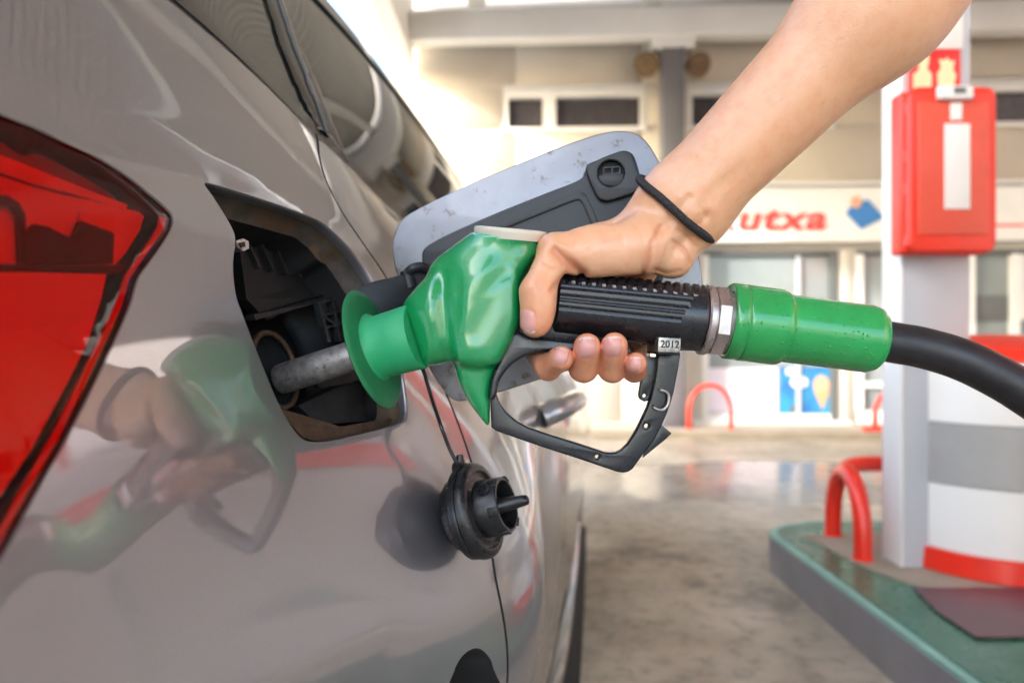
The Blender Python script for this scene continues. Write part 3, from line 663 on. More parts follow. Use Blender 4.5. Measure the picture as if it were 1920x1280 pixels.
def ring(n, z0, z1, r0, r1, m_, soft=.006): lathe_obj(n, [(z0, 0), (z0, r0-soft), (z0+soft*.3, r0), (z1-soft*.3, r1), (z1, r1-soft), (z1, 0)], dc, (0, 0, 1), M[m_], drum, 96, 50)
ring('base_ring', .1585, .232, .318, .312, 'red', .01); ring('white_band', .2325, .448, .300, .300, 'white'); ring('grey_band', .4485, .652, .2995, .2995, 'midgrey'); ring('white_band', .6525, .852, .300, .300, 'white')
lathe_obj('red_cap', [(.8525, 0), (.8525, .300), (.860, .304), (.872, .298), (.895, .262), (.920, .20), (.938, .13), (.945, .07), (.947, 0)], dc, (0, 0, 1), M['red'], drum, 96, 60)

# a fuel dispenser on the near part of the island, where the hose comes from (right of the frame, seen in the paintwork)
disp = thing('fuel_dispenser', 'white fuel dispenser with red top band standing on the pump island', 'fuel pump', (1.75, .55, .154))
for nm, lo, hi, m_ in (('cabinet', (1.35, .0, .155), (2.2, .95, 1.35), 'white'), ('red_band', (1.34, -.01, 1.352), (2.21, .96, 1.75), 'red'), ('display', (1.338, .2, 1.05), (1.349, .75, 1.28), 'frame'), ('plinth', (1.337, .02, .16), (1.349, .93, .45), 'grey')):
    keep(box(nm, lo, hi, M[m_], None, bev=.004), disp)

# ================================================================== THE CAR
from bisect import bisect
def pch(xs, ys):                           # monotone cubic interpolation, vectorised
    xs = np.array(xs, float); ys = np.array(ys, float); h = np.diff(xs); dl = np.diff(ys)/h; d = np.zeros(len(xs))
    d[0] = dl[0]; d[-1] = dl[-1]
    for i in range(1, len(xs)-1): d[i] = (dl[i-1]*h[i]+dl[i]*h[i-1])/(h[i]+h[i-1])
    def f(x):
        x = np.asarray(x, float); i = np.clip(np.searchsorted(xs, x)-1, 0, len(xs)-2); t = (x-xs[i])/h[i]
        t = np.clip(t, -3, 4)
        return (2*t**3-3*t**2+1)*ys[i]+(t**3-2*t**2+t)*h[i]*d[i]+(-2*t**3+3*t**2)*ys[i+1]+(t**3-t**2)*h[i]*d[i+1]
    return f
fA = pch([-.15, -.05, .05, .1, .2, .3, .39, .5, .6, .75, 1.0, 1.5, 2.0, 2.5, 3.0, 3.5, 3.9], [-.71, -.53, -.389, -.345, -.2526, -.2184, -.187, -.1465, -.1098, -.0653, -.0036, .085, .153, .208, .250, .262, .20])
fXb = pch([-.15, -.05, .1, .3, .5, .72, .9, 1.5, 2.2, 3.0, 3.9], [-.78, -.62, -.445, -.3149, -.2459, -.2025, -.155, -.04, .06, .12, .02])
fZb = pch([-.15, .1, .3, .5, .72, .9, 1.5, 2.2, 3.0, 3.9], [1.21, 1.205, 1.195, 1.17, 1.136, 1.093, 1.06, 1.045, 1.02, 1.0])
WY, WZ, WR = .60, .30, .34               # rear wheel arch
ARC = [(.33, .25), (.37, .47), (.44, .585), (.50, .64), (.555, .668), (.59, .640), (.635, .57), (.70, .46), (.74, .25)]
CR = []                                    # crease lines in (Y, z): filled in below
def Bx(Y, z):
    Y = np.asarray(Y, float); z = np.asarray(z, float); A = fA(Y); Xb = fXb(Y); zb = fZb(Y)
    tt = np.clip((Y-.52)/.45, 0, 1); tt = tt*tt*(3-2*tt); Z0 = .503+.297*tt; EX = 1.18+.32*tt
    ph0 = ((.92-Z0)/(zb-Z0))**EX; G_ = (A-Xb)/(1-ph0); Mx = A+ph0*G_
    ph = np.clip((z-Z0)/(zb-Z0), 0, 1.3)
    X = Mx-G_*ph**EX-np.minimum((.15+1.65*(1-tt))*np.clip(.74-z, 0, 1)**2.0, .05+.1*np.clip(.74-z, 0, 1))-.5*np.clip(.34-z, 0, 1)**1.5
    q0 = np.stack([Y, z], -1).reshape(-1, 2); X = X+(.004*np.clip(1-dpolyline(q0, ARC)/.07, 0, 1)).reshape(X.shape)
    q = np.stack([Y, z], -1).reshape(-1, 2)
    for pl, amp, wd in CR: X = X+(amp*np.exp(-dpolyline(q, pl)/wd)).reshape(X.shape)
    return X
def hit(px, py, off=0.):                   # pixel -> point of the body surface
    t = (px-960)/FP; v = (640-py)/FP; Ys = np.concatenate([np.arange(.12, 1.2, .002), np.arange(1.2, 4, .01)])
    g = t*Ys-(Bx(Ys, CH+v*Ys)+off); k = np.argmax(g < 0)
    if g[k] >= 0: k = int(np.argmin(g)); return Vector((float(Bx(Ys[k], CH+v*Ys[k])), float(Ys[k]), float(CH+v*Ys[k])))
    a, b = Ys[k-1], Ys[k]
    for _ in range(25):
        m_ = (a+b)/2
        if t*m_-(float(Bx(m_, CH+v*m_))+off) < 0: b = m_
        else: a = m_
    return Vector((float(Bx(b, CH+v*b))+off, b, CH+v*b))
def hit_yz(pts): return [(p.y, p.z) for p in (hit(*q) for q in pts)]
c1 = hit_yz([(0, 125), (140, 180), (280, 245), (380, 288), (480, 335), (560, 383), (620, 432), (690, 505), (760, 600)])
c2 = hit_yz([(60, 250), (110, 262), (230, 290), (300, 306), (378, 328)])
CR.append((c1, .0022, .011)); CR.append((c2, .0016, .008))
def nrm(Y, z):
    e = 1e-3; gy = (Bx(Y+e, z)-Bx(Y-e, z))/(2*e); gz = (Bx(Y, z+e)-Bx(Y, z-e))/(2*e); n = Vector((1, -float(gy), -float(gz))); return n.normalized()
def S3(yz, d=0.0):                         # point on the body, pushed out by d along the local normal
    Y, z = yz; return Vector((float(Bx(Y, z)), Y, z))+nrm(Y, z)*d
def resamp(pts, step, closed=True):
    pts = [Vector(p).to_2d() for p in pts]; 
    if closed: pts = pts+[pts[0]]
    out = []
    for a, b in zip(pts[:-1], pts[1:]):
        n = max(1, round((b-a).length/step)); out += [a+(b-a)*k/n for k in range(n)]
    if not closed: out.append(pts[-1])
    return [(p.x, p.y) for p in out]
def sm(pts, n=5, closed=True): return [(p.x, p.y) for p in crom([(a, b, 0) for a, b in pts], n, closed)]
HOLE = sm([(383, 344), (400, 345), (440, 357), (500, 376), (560, 397), (600, 414), (640, 448), (672, 487), (697, 525), (722, 570), (742, 630), (756, 700), (764, 758), (762, 786), (748, 796), (690, 812), (630, 826), (592, 830), (566, 822), (545, 797), (520, 752), (494, 690), (470, 630), (455, 590), (444, 560), (438, 525), (437, 490), (441, 452), (436, 430), (418, 398), (400, 370)], 4)
hole = resamp(hit_yz(HOLE), .005)
TL = sm([(-60, 190), (0, 216), (60, 240), (110, 263), (180, 296), (240, 334), (285, 370), (314, 396), (322, 410), (318, 432), (300, 462), (275, 497), (256, 525), (243, 570), (220, 625), (180, 710), (120, 830), (60, 935), (0, 1045), (-60, 1130), (-130, 1100), (-160, 700), (-130, 300)], 4)
tl = resamp(hit_yz(TL), .005)
ap_ = hit_yz([(842, 1280), (852, 1254), (866, 1230), (885, 1216), (903, 1217), (920, 1236), (932, 1268)])
arch = resamp(sm([(.315, .20), (.325, .33), (.37, .48), (.44, .585)]+ap_+[(.635, .56), (.695, .46), (.735, .34), (.745, .20)], 4, False), .01, False)
shut = hit_yz([(590, 243), (595, 262), (598, 290), (610, 335), (640, 395), (680, 455)])
sh_pts = sm(shut+[hit_yz([(730, 530)])[0], (hit_yz([(820, 700)])[0]), hit_yz([(885, 870)])[0], hit_yz([(924, 1048)])[0], hit_yz([(938, 1126)])[0], hit_yz([(951, 1280)])[0]], 5, False)
sh_pts = resamp(sh_pts, .008, False)
lasty, lastz = sh_pts[-1]
sh_pts += [(lasty+.006, lastz-.06), (lasty-.01, lastz-.12)] if False else []
def ribbon(pl, hw_):
    L_ = []; R_ = []
    for i, p in enumerate(pl):
        a = Vector(pl[max(i-1, 0)]); b = Vector(pl[min(i+1, len(pl)-1)]); d = (b-a).normalized(); n = Vector((-d.y, d.x))
        L_.append(Vector(p)+n*hw_); R_.append(Vector(p)-n*hw_)
    return [(p.x, p.y) for p in L_+R_[::-1]]
groove = ribbon(sh_pts, .0019)
belt = [(y, float(fZb(y))) for y in np.concatenate([np.arange(-.1, 1.2, .012), np.arange(1.2, 3.85, .05)])]
ybase = [(-.1, .22), (3.8, .22)]
def inpoly(q, poly): return sdpoly(np.array(q), poly) < 0
# point cloud for the triangulation
pts = []; 
for Y in np.arange(-.09, 1.05, .0085):
    for z in np.arange(.42, 1.21, .0085): pts.append((Y+random.uniform(-.0003, .0003), z))
for Y in np.arange(-.09, 1.05, .03):
    for z in np.arange(.235, .42, .03): pts.append((Y, z))
for Y in np.arange(1.07, 3.8, .035):
    for z in np.arange(.235, 1.1, .025): pts.append((Y, z))
pts = np.array(pts); ok = pts[:, 1] < fZb(pts[:, 0])-.004
loops = [hole, tl, arch, groove]
for lp in loops: ok &= np.abs(sdpoly(pts, lp)) > .0035
for lp in (hole, tl, arch, groove): ok &= ~inpoly(pts, lp)
outer = belt+[(3.8, .22)]+[(y, .22) for y in np.arange(3.7, -.1, -.05)]+[(-.1, .22)]
pts = pts[ok]; V2 = [Vector(p) for p in pts]; E = []
def addloop(lp, closed=True):
    b = len(V2); V2.extend(Vector(p) for p in lp); n = len(lp)
    for i in range(n if closed else n-1): E.append((b+i, b+(i+1) % n))
for lp in loops: addloop(lp)
addloop(outer)
cv, ce, cf, _, _, _ = delaunay_2d_cdt(V2, E, [], 0, 1e-6)
cva = np.array([(p.x, p.y) for p in cv]); cen = np.array([cva[list(f)].mean(0) for f in cf])
inside = inpoly(cen, outer)
for lp in loops: inside &= ~inpoly(cen, lp)
# rear door = beyond the shut line
doorp = sh_pts+[(lasty+.0, .1), (4.2, .1), (4.2, 1.5), (sh_pts[0][0], 1.5)]
isdoor = inpoly(cen, doorp)
X3 = Bx(cva[:, 0], cva[:, 1]); 
car = thing('parked_car', 'grey metallic car seen along its rear side with the fuel flap open', 'car', (-.9, 1.6, 0))
def submesh(name, sel, m):
    fs = [cf[i] for i in np.nonzero(sel)[0]]; used = sorted({k for f in fs for k in f}); mp_ = {k: i for i, k in enumerate(used)}
    v = [(X3[k], cva[k, 0], cva[k, 1]) for k in used]; f = [tuple(mp_[k] for k in f) for f in fs]
    o = mesh(name, v, f, m)
    bm = bmesh.new(); bm.from_mesh(o.data); bm.normal_update()
    rv = [f_ for f_ in bm.faces if f_.normal.x < 0]; bmesh.ops.reverse_faces(bm, faces=rv); bm.to_mesh(o.data); bm.free()
    return keep(o, car)
submesh('quarter_panel', inside & ~isdoor, M['paint']); submesh('rear_door', inside & isdoor & (cen[:, 0] < 1.75), M['paint']); submesh('front_door', inside & isdoor & (cen[:, 0] >= 1.75), M['paint'])
# groove bottom and rolled panel edges
def wall_strip(name, lp, prof, m, parent, closed=True, scale_c=None):
    """prof: list of (depth inwards, shrink towards centre)"""
    n = len(lp); v = []; f = []; c = Vector((sum(p[0] for p in lp)/n, sum(p[1] for p in lp)/n)); L2 = [Vector(p) for p in lp]
    ns = [nrm(*p) for p in lp]; base = [S3(p) for p in lp]; c3 = S3((c.x, c.y))
    for dep, shr in prof:
        for i in range(n): v.append(base[i]-ns[i]*dep+(c3-base[i])*shr)
    for k in range(len(prof)-1):
        for i in range(n if closed else n-1):
            j = (i+1) % n; f.append((k*n+i, k*n+j, (k+1)*n+j, (k+1)*n+i))
    return keep(mesh(name, v, f, m), parent), v, n
hf = lasty
L_ = len(groove)//2
gvv = []; gff = []
for i in range(L_):
    a = groove[i]; b = groove[len(groove)-1-i]
    gvv += [S3(a), S3(a, -.0015)+(S3(b)-S3(a))*.15, S3(a, -.007), S3(b, -.007), S3(b, -.0015)+(S3(a)-S3(b))*.15, S3(b)]
for i in range(L_-1):
    for k in range(5): gff.append((i*6+k, i*6+k+1, i*6+7+k, i*6+6+k))
keep(mesh('door_gap', gvv, gff, M['gap']), car)
#@@CAR2
# rolled edge of the filler opening: paint turns in, then a dusty lip, then the black pocket
wall_strip('opening_edge', hole, [(0, 0), (.0003, .005), (.0011, .010), (.0028, .0135), (.008, .015)], M['paint'], car)
wall_strip('opening_lip', hole, [(.008, .015), (.012, .018), (.020, .06), (.024, .10)], M['pocketlip'], car)
pk, pvv, pn = wall_strip('filler_pocket', hole, [(.024, .10), (.045, .12), (.075, .16), (.085, .24)], M['pocket'], car)
me = pk.data; bm = bmesh.new(); bm.from_mesh(me); bm.verts.ensure_lookup_table()
rim = [bm.verts[3*pn+i] for i in range(pn)]; cc = sum((q.co for q in rim), Vector())/pn; cvx = bm.verts.new(cc)
for i in range(pn): bm.faces.new((rim[i], rim[(i+1) % pn], cvx))
bm.to_mesh(me); bm.free()
def hitd(px, py, d):                       # pixel -> a point behind the body surface (ray meets the surface sunk by d)
    t = (px-960)/FP; v = (640-py)/FP; Ys = np.arange(.15, 1.6, .001)
    g = t*Ys-(Bx(Ys, CH+v*Ys)-d); k = int(np.argmax(g < 0)); Y = Ys[k]; return Vector((t*Y, Y, CH+v*Y))
def slab(name, q, d, th, m, parent=car):   # a flat moulding inside the pocket: outline in pixels, sunk d behind the surface
    top = [hitd(x, y, d if not hasattr(d, '__call__') else d(x, y)) for x, y in q]
    n = len(top); nn = Vector((-.93, .33, -.1)).normalized(); v = top+[p+nn*th for p in top]
    f = [tuple(range(n)), tuple(range(n, 2*n))[::-1]]+[(i, (i+1) % n, n+(i+1) % n, n+i) for i in range(n)]
    o = mesh(name, v, f, m, smooth=False); fixn(o); return keep(o, parent)
# upper recess shelf with ribs, latch tongue, ribbed grid
slab('recess_wall', [(450, 470), (530, 440), (640, 520), (672, 540), (600, 560), (500, 600), (462, 560)], .055, .01, M['pocket'])
slab('recess_edge', [(480, 600), (600, 566), (668, 548), (668, 538), (600, 554), (476, 590)], .047, .012, M['plastic'])
for k in range(6):
    x = 462+k*26; slab('rib', [(x, 448+k*4), (x+3, 446+k*4), (x+28, 500+k*6), (x+25, 503+k*6)], .050, .006, M['pocket'])
slab('latch_striker', [(443, 452), (456, 447), (466, 452), (467, 466), (456, 471), (445, 464)], .012, .006, M['steel'])
slab('latch_hole', [(450, 455), (459, 453), (461, 462), (453, 464)], .0105, .002, M['gap'])
gr = slab('ribbed_bracket', [(600, 566), (668, 545), (676, 640), (616, 640)], .046, .004, M['plastic'])
for q in ([(598, 568), (668, 546), (669, 550), (599, 572)], [(603, 590), (672, 572), (673, 576), (604, 594)], [(608, 612), (676, 600), (677, 604), (609, 616)], [(597, 566), (602, 565), (620, 640), (615, 641)], [(622, 559), (626, 558), (640, 640), (636, 640)], [(645, 552), (649, 551), (660, 636), (656, 637)], [(603, 592), (606, 590), (638, 612), (636, 615)]):
    slab('rib', q, .040, .006, M['plastic'])
# filler neck ring, funnel and lower shelf
c0 = hitd(535, 702, .045); axn = Vector((.90, -.30, .28)).normalized()
ringp = []
for k in range(49):
    a = 2*math.pi*k/48; ringp.append(hitd(515+42*math.cos(a)*.95+14*math.sin(a), 694+70*math.sin(a)+2*math.cos(a), .040+.004*math.cos(a)))
tube_obj('filler_ring', ringp, .0023, M['rust'], car, 10)
rp2 = [p+Vector((-.018, .006, -.004)) for p in ringp]; fv = []; ff = []
fv = ringp[:-1]+rp2[:-1]; n = 48
for i in range(n): j = (i+1) % n; ff.append((i, j, n+j, n+i))
cb = len(fv); fv.append(sum(rp2[:-1], Vector())/48)
for i in range(n): ff.append((n+i, n+(i+1) % n, cb))
keep(mesh('filler_neck', fv, ff, M['gap']), car)
slab('inner_tray', [(560, 760), (640, 722), (742, 705), (752, 760), (680, 790), (596, 796)], .040, .014, M['plastic'])
slab('tray_tab', [(590, 712), (640, 694), (700, 690), (704, 700), (660, 716), (600, 728)], .030, .005, M['pocket'])
slab('lower_shelf', [(520, 764), (575, 780), (640, 800), (756, 780), (760, 795), (690, 811), (630, 824), (594, 828), (568, 820), (546, 796)], .016, .006, M['rust'])

# hinge arm of the flap
def un_lin(y0, x0, y1, x1): 
    def un(x, y, d):
        Y = y0+(y1-y0)*(x-x0)/(x1-x0); return P(x, y, Y)+Vector((.12, 1, 0)).normalized()*d
    return un
arm_o = px2([(648, 566), (664, 546), (690, 530), (730, 520), (766, 511), (800, 500), (836, 492), (850, 520), (820, 560), (780, 600), (730, 620), (690, 640), (660, 640)], 3)
plate('flap_hinge_arm', arm_o, [], .60, .010, M['bracket'], car, .002, un_lin(.560, 650, .598, 830))
tube_obj('hinge_barrel', [P(762, 508, .588), P(770, 540, .588)], .006, M['bracket'], car, 16)
tube_obj('hinge_barrel', crom([P(764, 512, .586), P(775, 503, .584), P(790, 500, .586), P(802, 506, .59)], 5), .0042, M['bracket'], car, 12)
# fuel flap
FL = px2([(742, 508), (735, 472), (737, 445), (752, 412), (790, 388), (880, 345), (980, 303), (1080, 264), (1140, 247), (1180, 246), (1208, 260), (1235, 300), (1275, 380), (1305, 460), (1318, 525), (1314, 585), (1285, 620), (1200, 650), (1100, 684), (1010, 712), (930, 737), (872, 751), (848, 748), (826, 725), (800, 680), (770, 590)], 4)
unf = un_lin(.610, 740, .572, 1320)
plate('fuel_flap', FL, [], .6, .0045, M['paint_in'], car, .0018, unf, 3)
def sink(d0): return lambda x, y, d: unf(x, y, d+d0)
BR = px2([(801, 520), (794, 490), (796, 470), (815, 455), (850, 437), (930, 402), (1020, 366), (1085, 340), (1098, 322), (1120, 304), (1158, 288), (1172, 286), (1186, 292), (1194, 312), (1203, 345), (1225, 410), (1240, 470), (1235, 540), (1150, 600), (1000, 650), (900, 640), (830, 600)], 4)
plate('flap_bracket', BR, [], .6, .0055, M['bracket'], car, .0018, sink(-.0056), 3)
plate('flap_bracket_rim', px2([(835, 470), (900, 438), (1020, 390), (1082, 366), (1094, 366), (1104, 378), (1130, 440), (1136, 470), (1100, 480), (960, 500), (860, 520), (826, 500)], 3), [px2([(850, 476), (905, 449), (1020, 402), (1078, 379), (1088, 380), (1095, 390), (1116, 440), (1122, 462), (1095, 472), (960, 490), (866, 508), (842, 494)], 3)], .6, .0022, M['bracket'], car, .0006, sink(-.0077))
plate('flap_bracket_rim', px2([(1098, 322), (1120, 306), (1158, 291), (1172, 289), (1183, 295), (1191, 314), (1202, 348), (1199, 362), (1150, 380), (1130, 381), (1117, 370)], 4), [circ(1145, 331, 24, 24)], .6, .0060, M['bracket'], car, .0016, sink(-.0115), 3)
plate('latch_socket', circ(1145, 331, 23, 24), [], .6, .0012, M['gap'], car, .0003, sink(-.0069))
plate('latch_socket', [(1122, 334), (1168, 330), (1167, 345), (1152, 354), (1136, 352), (1125, 346)], [], .6, .0022, M['bracket'], car, .0004, sink(-.0088))
plate('latch_socket', [(1130, 318), (1163, 316), (1163, 331), (1130, 334)], [[(1133, 321), (1146, 320), (1146, 329), (1133, 330)], [(1149, 320), (1160, 319), (1160, 328), (1149, 329)]], .6, .0015, M['plastic'], car, .0003, sink(-.0090))
# tail light: dark housing, reflectors, red lens
tln = len(tl)
hs, hv, hn = wall_strip('lamp_housing', tl, [(.0005, .001), (.004, .012), (.018, .03), (.030, .05)], M['lampdark'], car)
me = hs.data; bm = bmesh.new(); bm.from_mesh(me); bm.verts.ensure_lookup_table(); rim = [bm.verts[3*hn+i] for i in range(hn)]
cc = sum((q.co for q in rim), Vector())/hn; cvx = bm.verts.new(cc-Vector((.0, 0, 0)))
for i in range(hn): bm.faces.new((rim[i], rim[(i+1) % hn], cvx))
bm.to_mesh(me); bm.free()
def lampslab(name, q, d, m, th=.004):
    nq = []
    for i in range(len(q)):
        a = Vector(q[i]); b = Vector(q[(i+1) % len(q)]); k = max(1, int((b-a).length/30)); nq += [tuple(a+(b-a)*j/k) for j in range(k)]
    v = [hitd(x, y, d) for x, y in nq]; n = len(v); c = sum(v, Vector())/n; nn = Vector((-.8, .5, 0)).normalized()
    tri = tessellate_polygon([[Vector((x, y, 0)) for x, y in nq]])
    vv = v+[p+nn*th for p in v]; f = [tuple(t) for t in tri]+[(i, (i+1) % n, n+(i+1) % n, n+i) for i in range(n)]
    return keep(mesh(name, vv, f, M[m], smooth=False), car)
lampslab('ceiling_reflection_band', [(-80, 226), (0, 244), (100, 286), (190, 340), (275, 392), (200, 377), (130, 362), (60, 343), (0, 322), (-80, 308)], .018, 'lampdusk')  # dusky band stands for the ceiling reflected across the lens top
lampslab('reflector', [(-80, 318), (0, 330), (60, 350), (130, 368), (200, 383), (272, 400), (262, 432), (235, 475), (215, 498), (-80, 498)], .014, 'lampwhite')
lampslab('bulb_cover', [(-80, 372), (-20, 362), (14, 366), (36, 380), (48, 402), (50, 494), (38, 494), (35, 405), (22, 388), (-80, 384)], .009, 'lampdark')
lampslab('bulb_cover', [(50, 494), (50, 440), (64, 420), (90, 425), (130, 445), (140, 440), (150, 415), (214, 438), (212, 494)], .009, 'lampdark')
lampslab('bulb_cover', [(150, 412), (152, 396), (214, 408), (212, 436)], .011, 'lampmid')
lampslab('divider', [(-80, 495), (0, 495), (238, 497), (230, 512), (80, 506), (-80, 508)], .008, 'lampdark')
lampslab('reflector', [(-80, 512), (0, 509), (80, 510), (200, 514), (190, 560), (165, 640), (120, 730), (60, 840), (0, 930), (-80, 1000)], .008, 'lampmid')
lampslab('light_guide', [(-80, 262), (0, 290), (100, 330), (190, 366), (240, 384), (236, 392), (130, 362), (60, 344), (0, 323), (-80, 308)], .012, 'lampmid')
lampslab('light_guide', [(300, 404), (313, 409), (307, 430), (288, 458), (262, 495), (243, 523), (230, 570), (208, 622), (168, 706), (108, 826), (48, 930), (-12, 1040), (-24, 1034), (36, 924), (96, 820), (156, 700), (197, 615), (219, 565), (234, 518), (254, 490), (280, 453), (297, 426)], .0035, 'lampmid', .002)
# lens: same surface as the body, 1.5 mm proud
b0 = [Vector(p) for p in tl]; ptl = []
yy = [p[0] for p in tl]; zz = [p[1] for p in tl]
gp = np.array([(y, z) for y in np.arange(min(yy), max(yy), .007) for z in np.arange(min(zz), max(zz), .007)])
gp = gp[sdpoly(gp, tl) < -.003]
cv2, _, cf2, _, _, _ = delaunay_2d_cdt([Vector(p) for p in gp]+b0, [(len(gp)+i, len(gp)+(i+1) % len(b0)) for i in range(len(b0))], [], 0, 1e-6)
ca2 = np.array([(p.x, p.y) for p in cv2]); cen2 = np.array([ca2[list(f)].mean(0) for f in cf2]); selq = sdpoly(cen2, tl) < 0
rimd = np.clip(-sdpoly(ca2, tl)/.006, 0, 1); X2 = Bx(ca2[:, 0], ca2[:, 1])
lv = [S3((p[0], p[1]), .0018*math.sqrt(1-(1-r)**2)-.0004) for p, r in zip(ca2, rimd)]
o = mesh('tail_light', lv, [tuple(f) for f, s in zip(cf2, selq) if s], M['lens'])
bm = bmesh.new(); bm.from_mesh(o.data); bm.normal_update(); bmesh.ops.reverse_faces(bm, faces=[f for f in bm.faces if f.normal.x < 0]); bm.to_mesh(o.data); bm.free(); keep(o, car)
wall_strip('lamp_seal', tl, [(-.0016, .004), (-.0010, .0), (-.0002, -.003)], M['paint'], car)
# windows and roof
fXr = pch([-.3, .5, 1.0, 1.307, 1.81, 2.4, 3.2], [-.62, -.40, -.281, -.232, -.140, -.13, -.14]); fZr = pch([-.3, .5, 1.0, 1.307, 1.81, 2.4, 3.2], [1.33, 1.41, 1.420, 1.41, 1.33, 1.22, 1.0])
def Wn(Y, k, d=0.0):                       # greenhouse surface, k = 0 belt .. 1 roof rail
    a = Vector((float(fXb(Y)), Y, float(fZb(Y)))); b = Vector((float(fXr(Y)), Y, float(fZr(Y)))); p = a.lerp(b, k)
    n = Vector((b.z-a.z, 0, a.x-b.x)).normalized(); bul = .012*4*k*(1-k); return p+n*(bul+d)
def whit(px, py):                          # pixel -> (Y, k) on the greenhouse
    t = (px-960)/FP; v = (640-py)/FP; best = None
    for Y in np.arange(.3, 3.2, .004):
        b = float(fZb(Y)); r = float(fZr(Y)); z = CH+v*Y; k = (z-b)/(r-b)
        X = Wn(Y, min(max(k, -.2), 1.2)).x; g = t*Y-X
        if g < 0: return (Y, k)
    return (Y, k)
def wpatch(name, q, d, m, parent=car, step=10, th=None):
    pl = [];
    for i in range(len(q)):
        a = Vector(q[i]); b = Vector(q[(i+1) % len(q)]); n = max(1, int((b-a).length/step)); pl += [tuple(a+(b-a)*j/n) for j in range(n)]
    yk = [whit(*p) for p in pl]; tri = tessellate_polygon([[Vector((p[0], p[1], 0)) for p in yk]])
    v = [Wn(p[0], p[1], d) for p in yk]; n = len(v); v += [Wn(p[0], p[1], d-.004) for p in yk]
    f = [tuple(t) for t in tri]+[(i, (i+1) % n, n+(i+1) % n, n+i) for i in range(n)]
    o = mesh(name, v, f, M[m], smooth=False); fixn(o); return keep(o, parent)
def wgrid(name, Ya, Yb, ka, kb, d, m, n=40, nk=10):
    v = [Wn(Ya+(Yb-Ya)*i/n, ka+(kb-ka)*j/nk, d) for i in range(n+1) for j in range(nk+1)]
    f = [(i*(nk+1)+j, (i+1)*(nk+1)+j, (i+1)*(nk+1)+j+1, i*(nk+1)+j+1) for i in range(n) for j in range(nk)]
    return keep(mesh(name, v, f, M[m]), car)
wgrid('rear_side_window', .25, .80, .02, .97, 0, 'glass'); wgrid('rear_door_window', .8005, 1.70, .02, .97, 0, 'glass', 60); wgrid('front_door_window', 1.7005, 3.0, .02, .95, 0, 'glass', 60)
wgrid('belt_seal', .25, 3.0, -.02, .035, .002, 'trim', 90, 3); wgrid('roof_rail', -.2, 3.1, .93, 1.05, .004, 'trim', 100, 6)
def wruled(name, Lp, Rp, d, m, parent=car, nx=6, ny=10):
    Lp = crom([(x, y, 0) for x, y in Lp], ny); Rp = crom([(x, y, 0) for x, y in Rp], ny); v = []; f = []
    for a, b in zip(Lp, Rp):
        p, q = whit(a.x, a.y), whit(b.x, b.y)
        for k in range(nx+1): t = k/nx; e = .002 if k in (0, nx) else 0; v.append(Wn(p[0]+(q[0]-p[0])*t, p[1]+(q[1]-p[1])*t, d-e))
    for i in range(len(Lp)-1):
        for k in range(nx): f.append((i*(nx+1)+k, (i+1)*(nx+1)+k, (i+1)*(nx+1)+k+1, i*(nx+1)+k+1))
    return keep(mesh(name, v, f, M[m]), parent)
wruled('divider_and_reflection', [(482, -30), (516, 80), (545, 150), (572, 208), (592, 246)], [(514, -30), (543, 60), (568, 130), (590, 190), (612, 262)], .0045, 'trim')
wruled('divider_seal', [(500, -30), (531, 70), (558, 140), (582, 200), (602, 252)], [(503, -30), (534, 70), (561, 140), (585, 200), (605, 254)], .0070, 'frame')
wruled('divider_and_reflection', [(538, 58), (560, 118), (582, 180), (602, 240), (646, 304)], [(540, 58), (574, 128), (602, 190), (628, 250), (650, 306)], .0030, 'trim')  # dark triangle stands for a reflection in the side glass
# B-pillar 
wgrid('door_pillar', 1.66, 1.76, .0, 1.0, .003, 'trim', 4, 10)
# roof, far side, floor: the closed rest of the body
def strip(name, rows, m):
    n = len(rows[0]); v = [p for r_ in rows for p in r_]
    f = [(i*n+j, (i+1)*n+j, (i+1)*n+j+1, i*n+j+1) for i in range(len(rows)-1) for j in range(n-1)]
    return keep(mesh(name, v, f, M[m] if isinstance(m, str) else m), car)
ysr = list(np.arange(-.2, 3.11, .1))
strip('roof', [[Wn(y, 1.05, .004), Wn(y, 1.0)+Vector((-.06, 0, .03)), Wn(y, 1.0)+Vector((-.30, 0, .05)), Wn(y, 1.0)+Vector((-.8, 0, .06)), Wn(y, 1.0)+Vector((-1.05, 0, .0)), Wn(y, 0)+Vector((-1.4, 0, 0))] for y in ysr], 'paint')
strip('far_side', [[Vector((float(fXb(y))-1.4, y, float(fZb(y)))), Vector((float(fA(y))-1.62, y, .8)), Vector((float(fA(y))-1.6, y, .3))] for y in np.arange(-.1, 3.81, .1)], 'paint')
strip('bonnet', [[Vector((float(fXb(y)), y, float(fZb(y)))), Vector((float(fXb(y))-.7, y, float(fZb(y))+.04)), Vector((float(fXb(y))-1.4, y, float(fZb(y))))] for y in np.arange(3.0, 3.81, .1)], 'paint')
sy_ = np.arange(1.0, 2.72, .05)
strip('sill', [[Vector((float(Bx(y, .235))+.002, y, .226)), Vector((float(Bx(y, .235))+.020, y, .215)), Vector((float(Bx(y, .235))+.030, y, .200))] for y in sy_], 'trim')
strip('undercar_shade_strip', [[Vector((float(Bx(y, .235))+.030, y, .1995)), Vector((float(Bx(y, .235))+.050, y, .185)), Vector((float(Bx(y, .235))+.050, y, .05)), Vector((float(Bx(y, .235))-.10, y, .05)), Vector((float(fA(y))-1.5, y, .12))] for y in sy_], 'gap')  # black strip in place of the shade along the car's underside
keep(box('light_block_box', (-1.35, .1, .25), (-.36, 3.6, 1.0), M['gap']), car)  # unseen black box added inside the body to block light
keep(box('rear_bumper', (-1.75, -.42, .30), (-.62, -.10, .85), M['paint'], None, bev=.04), car)
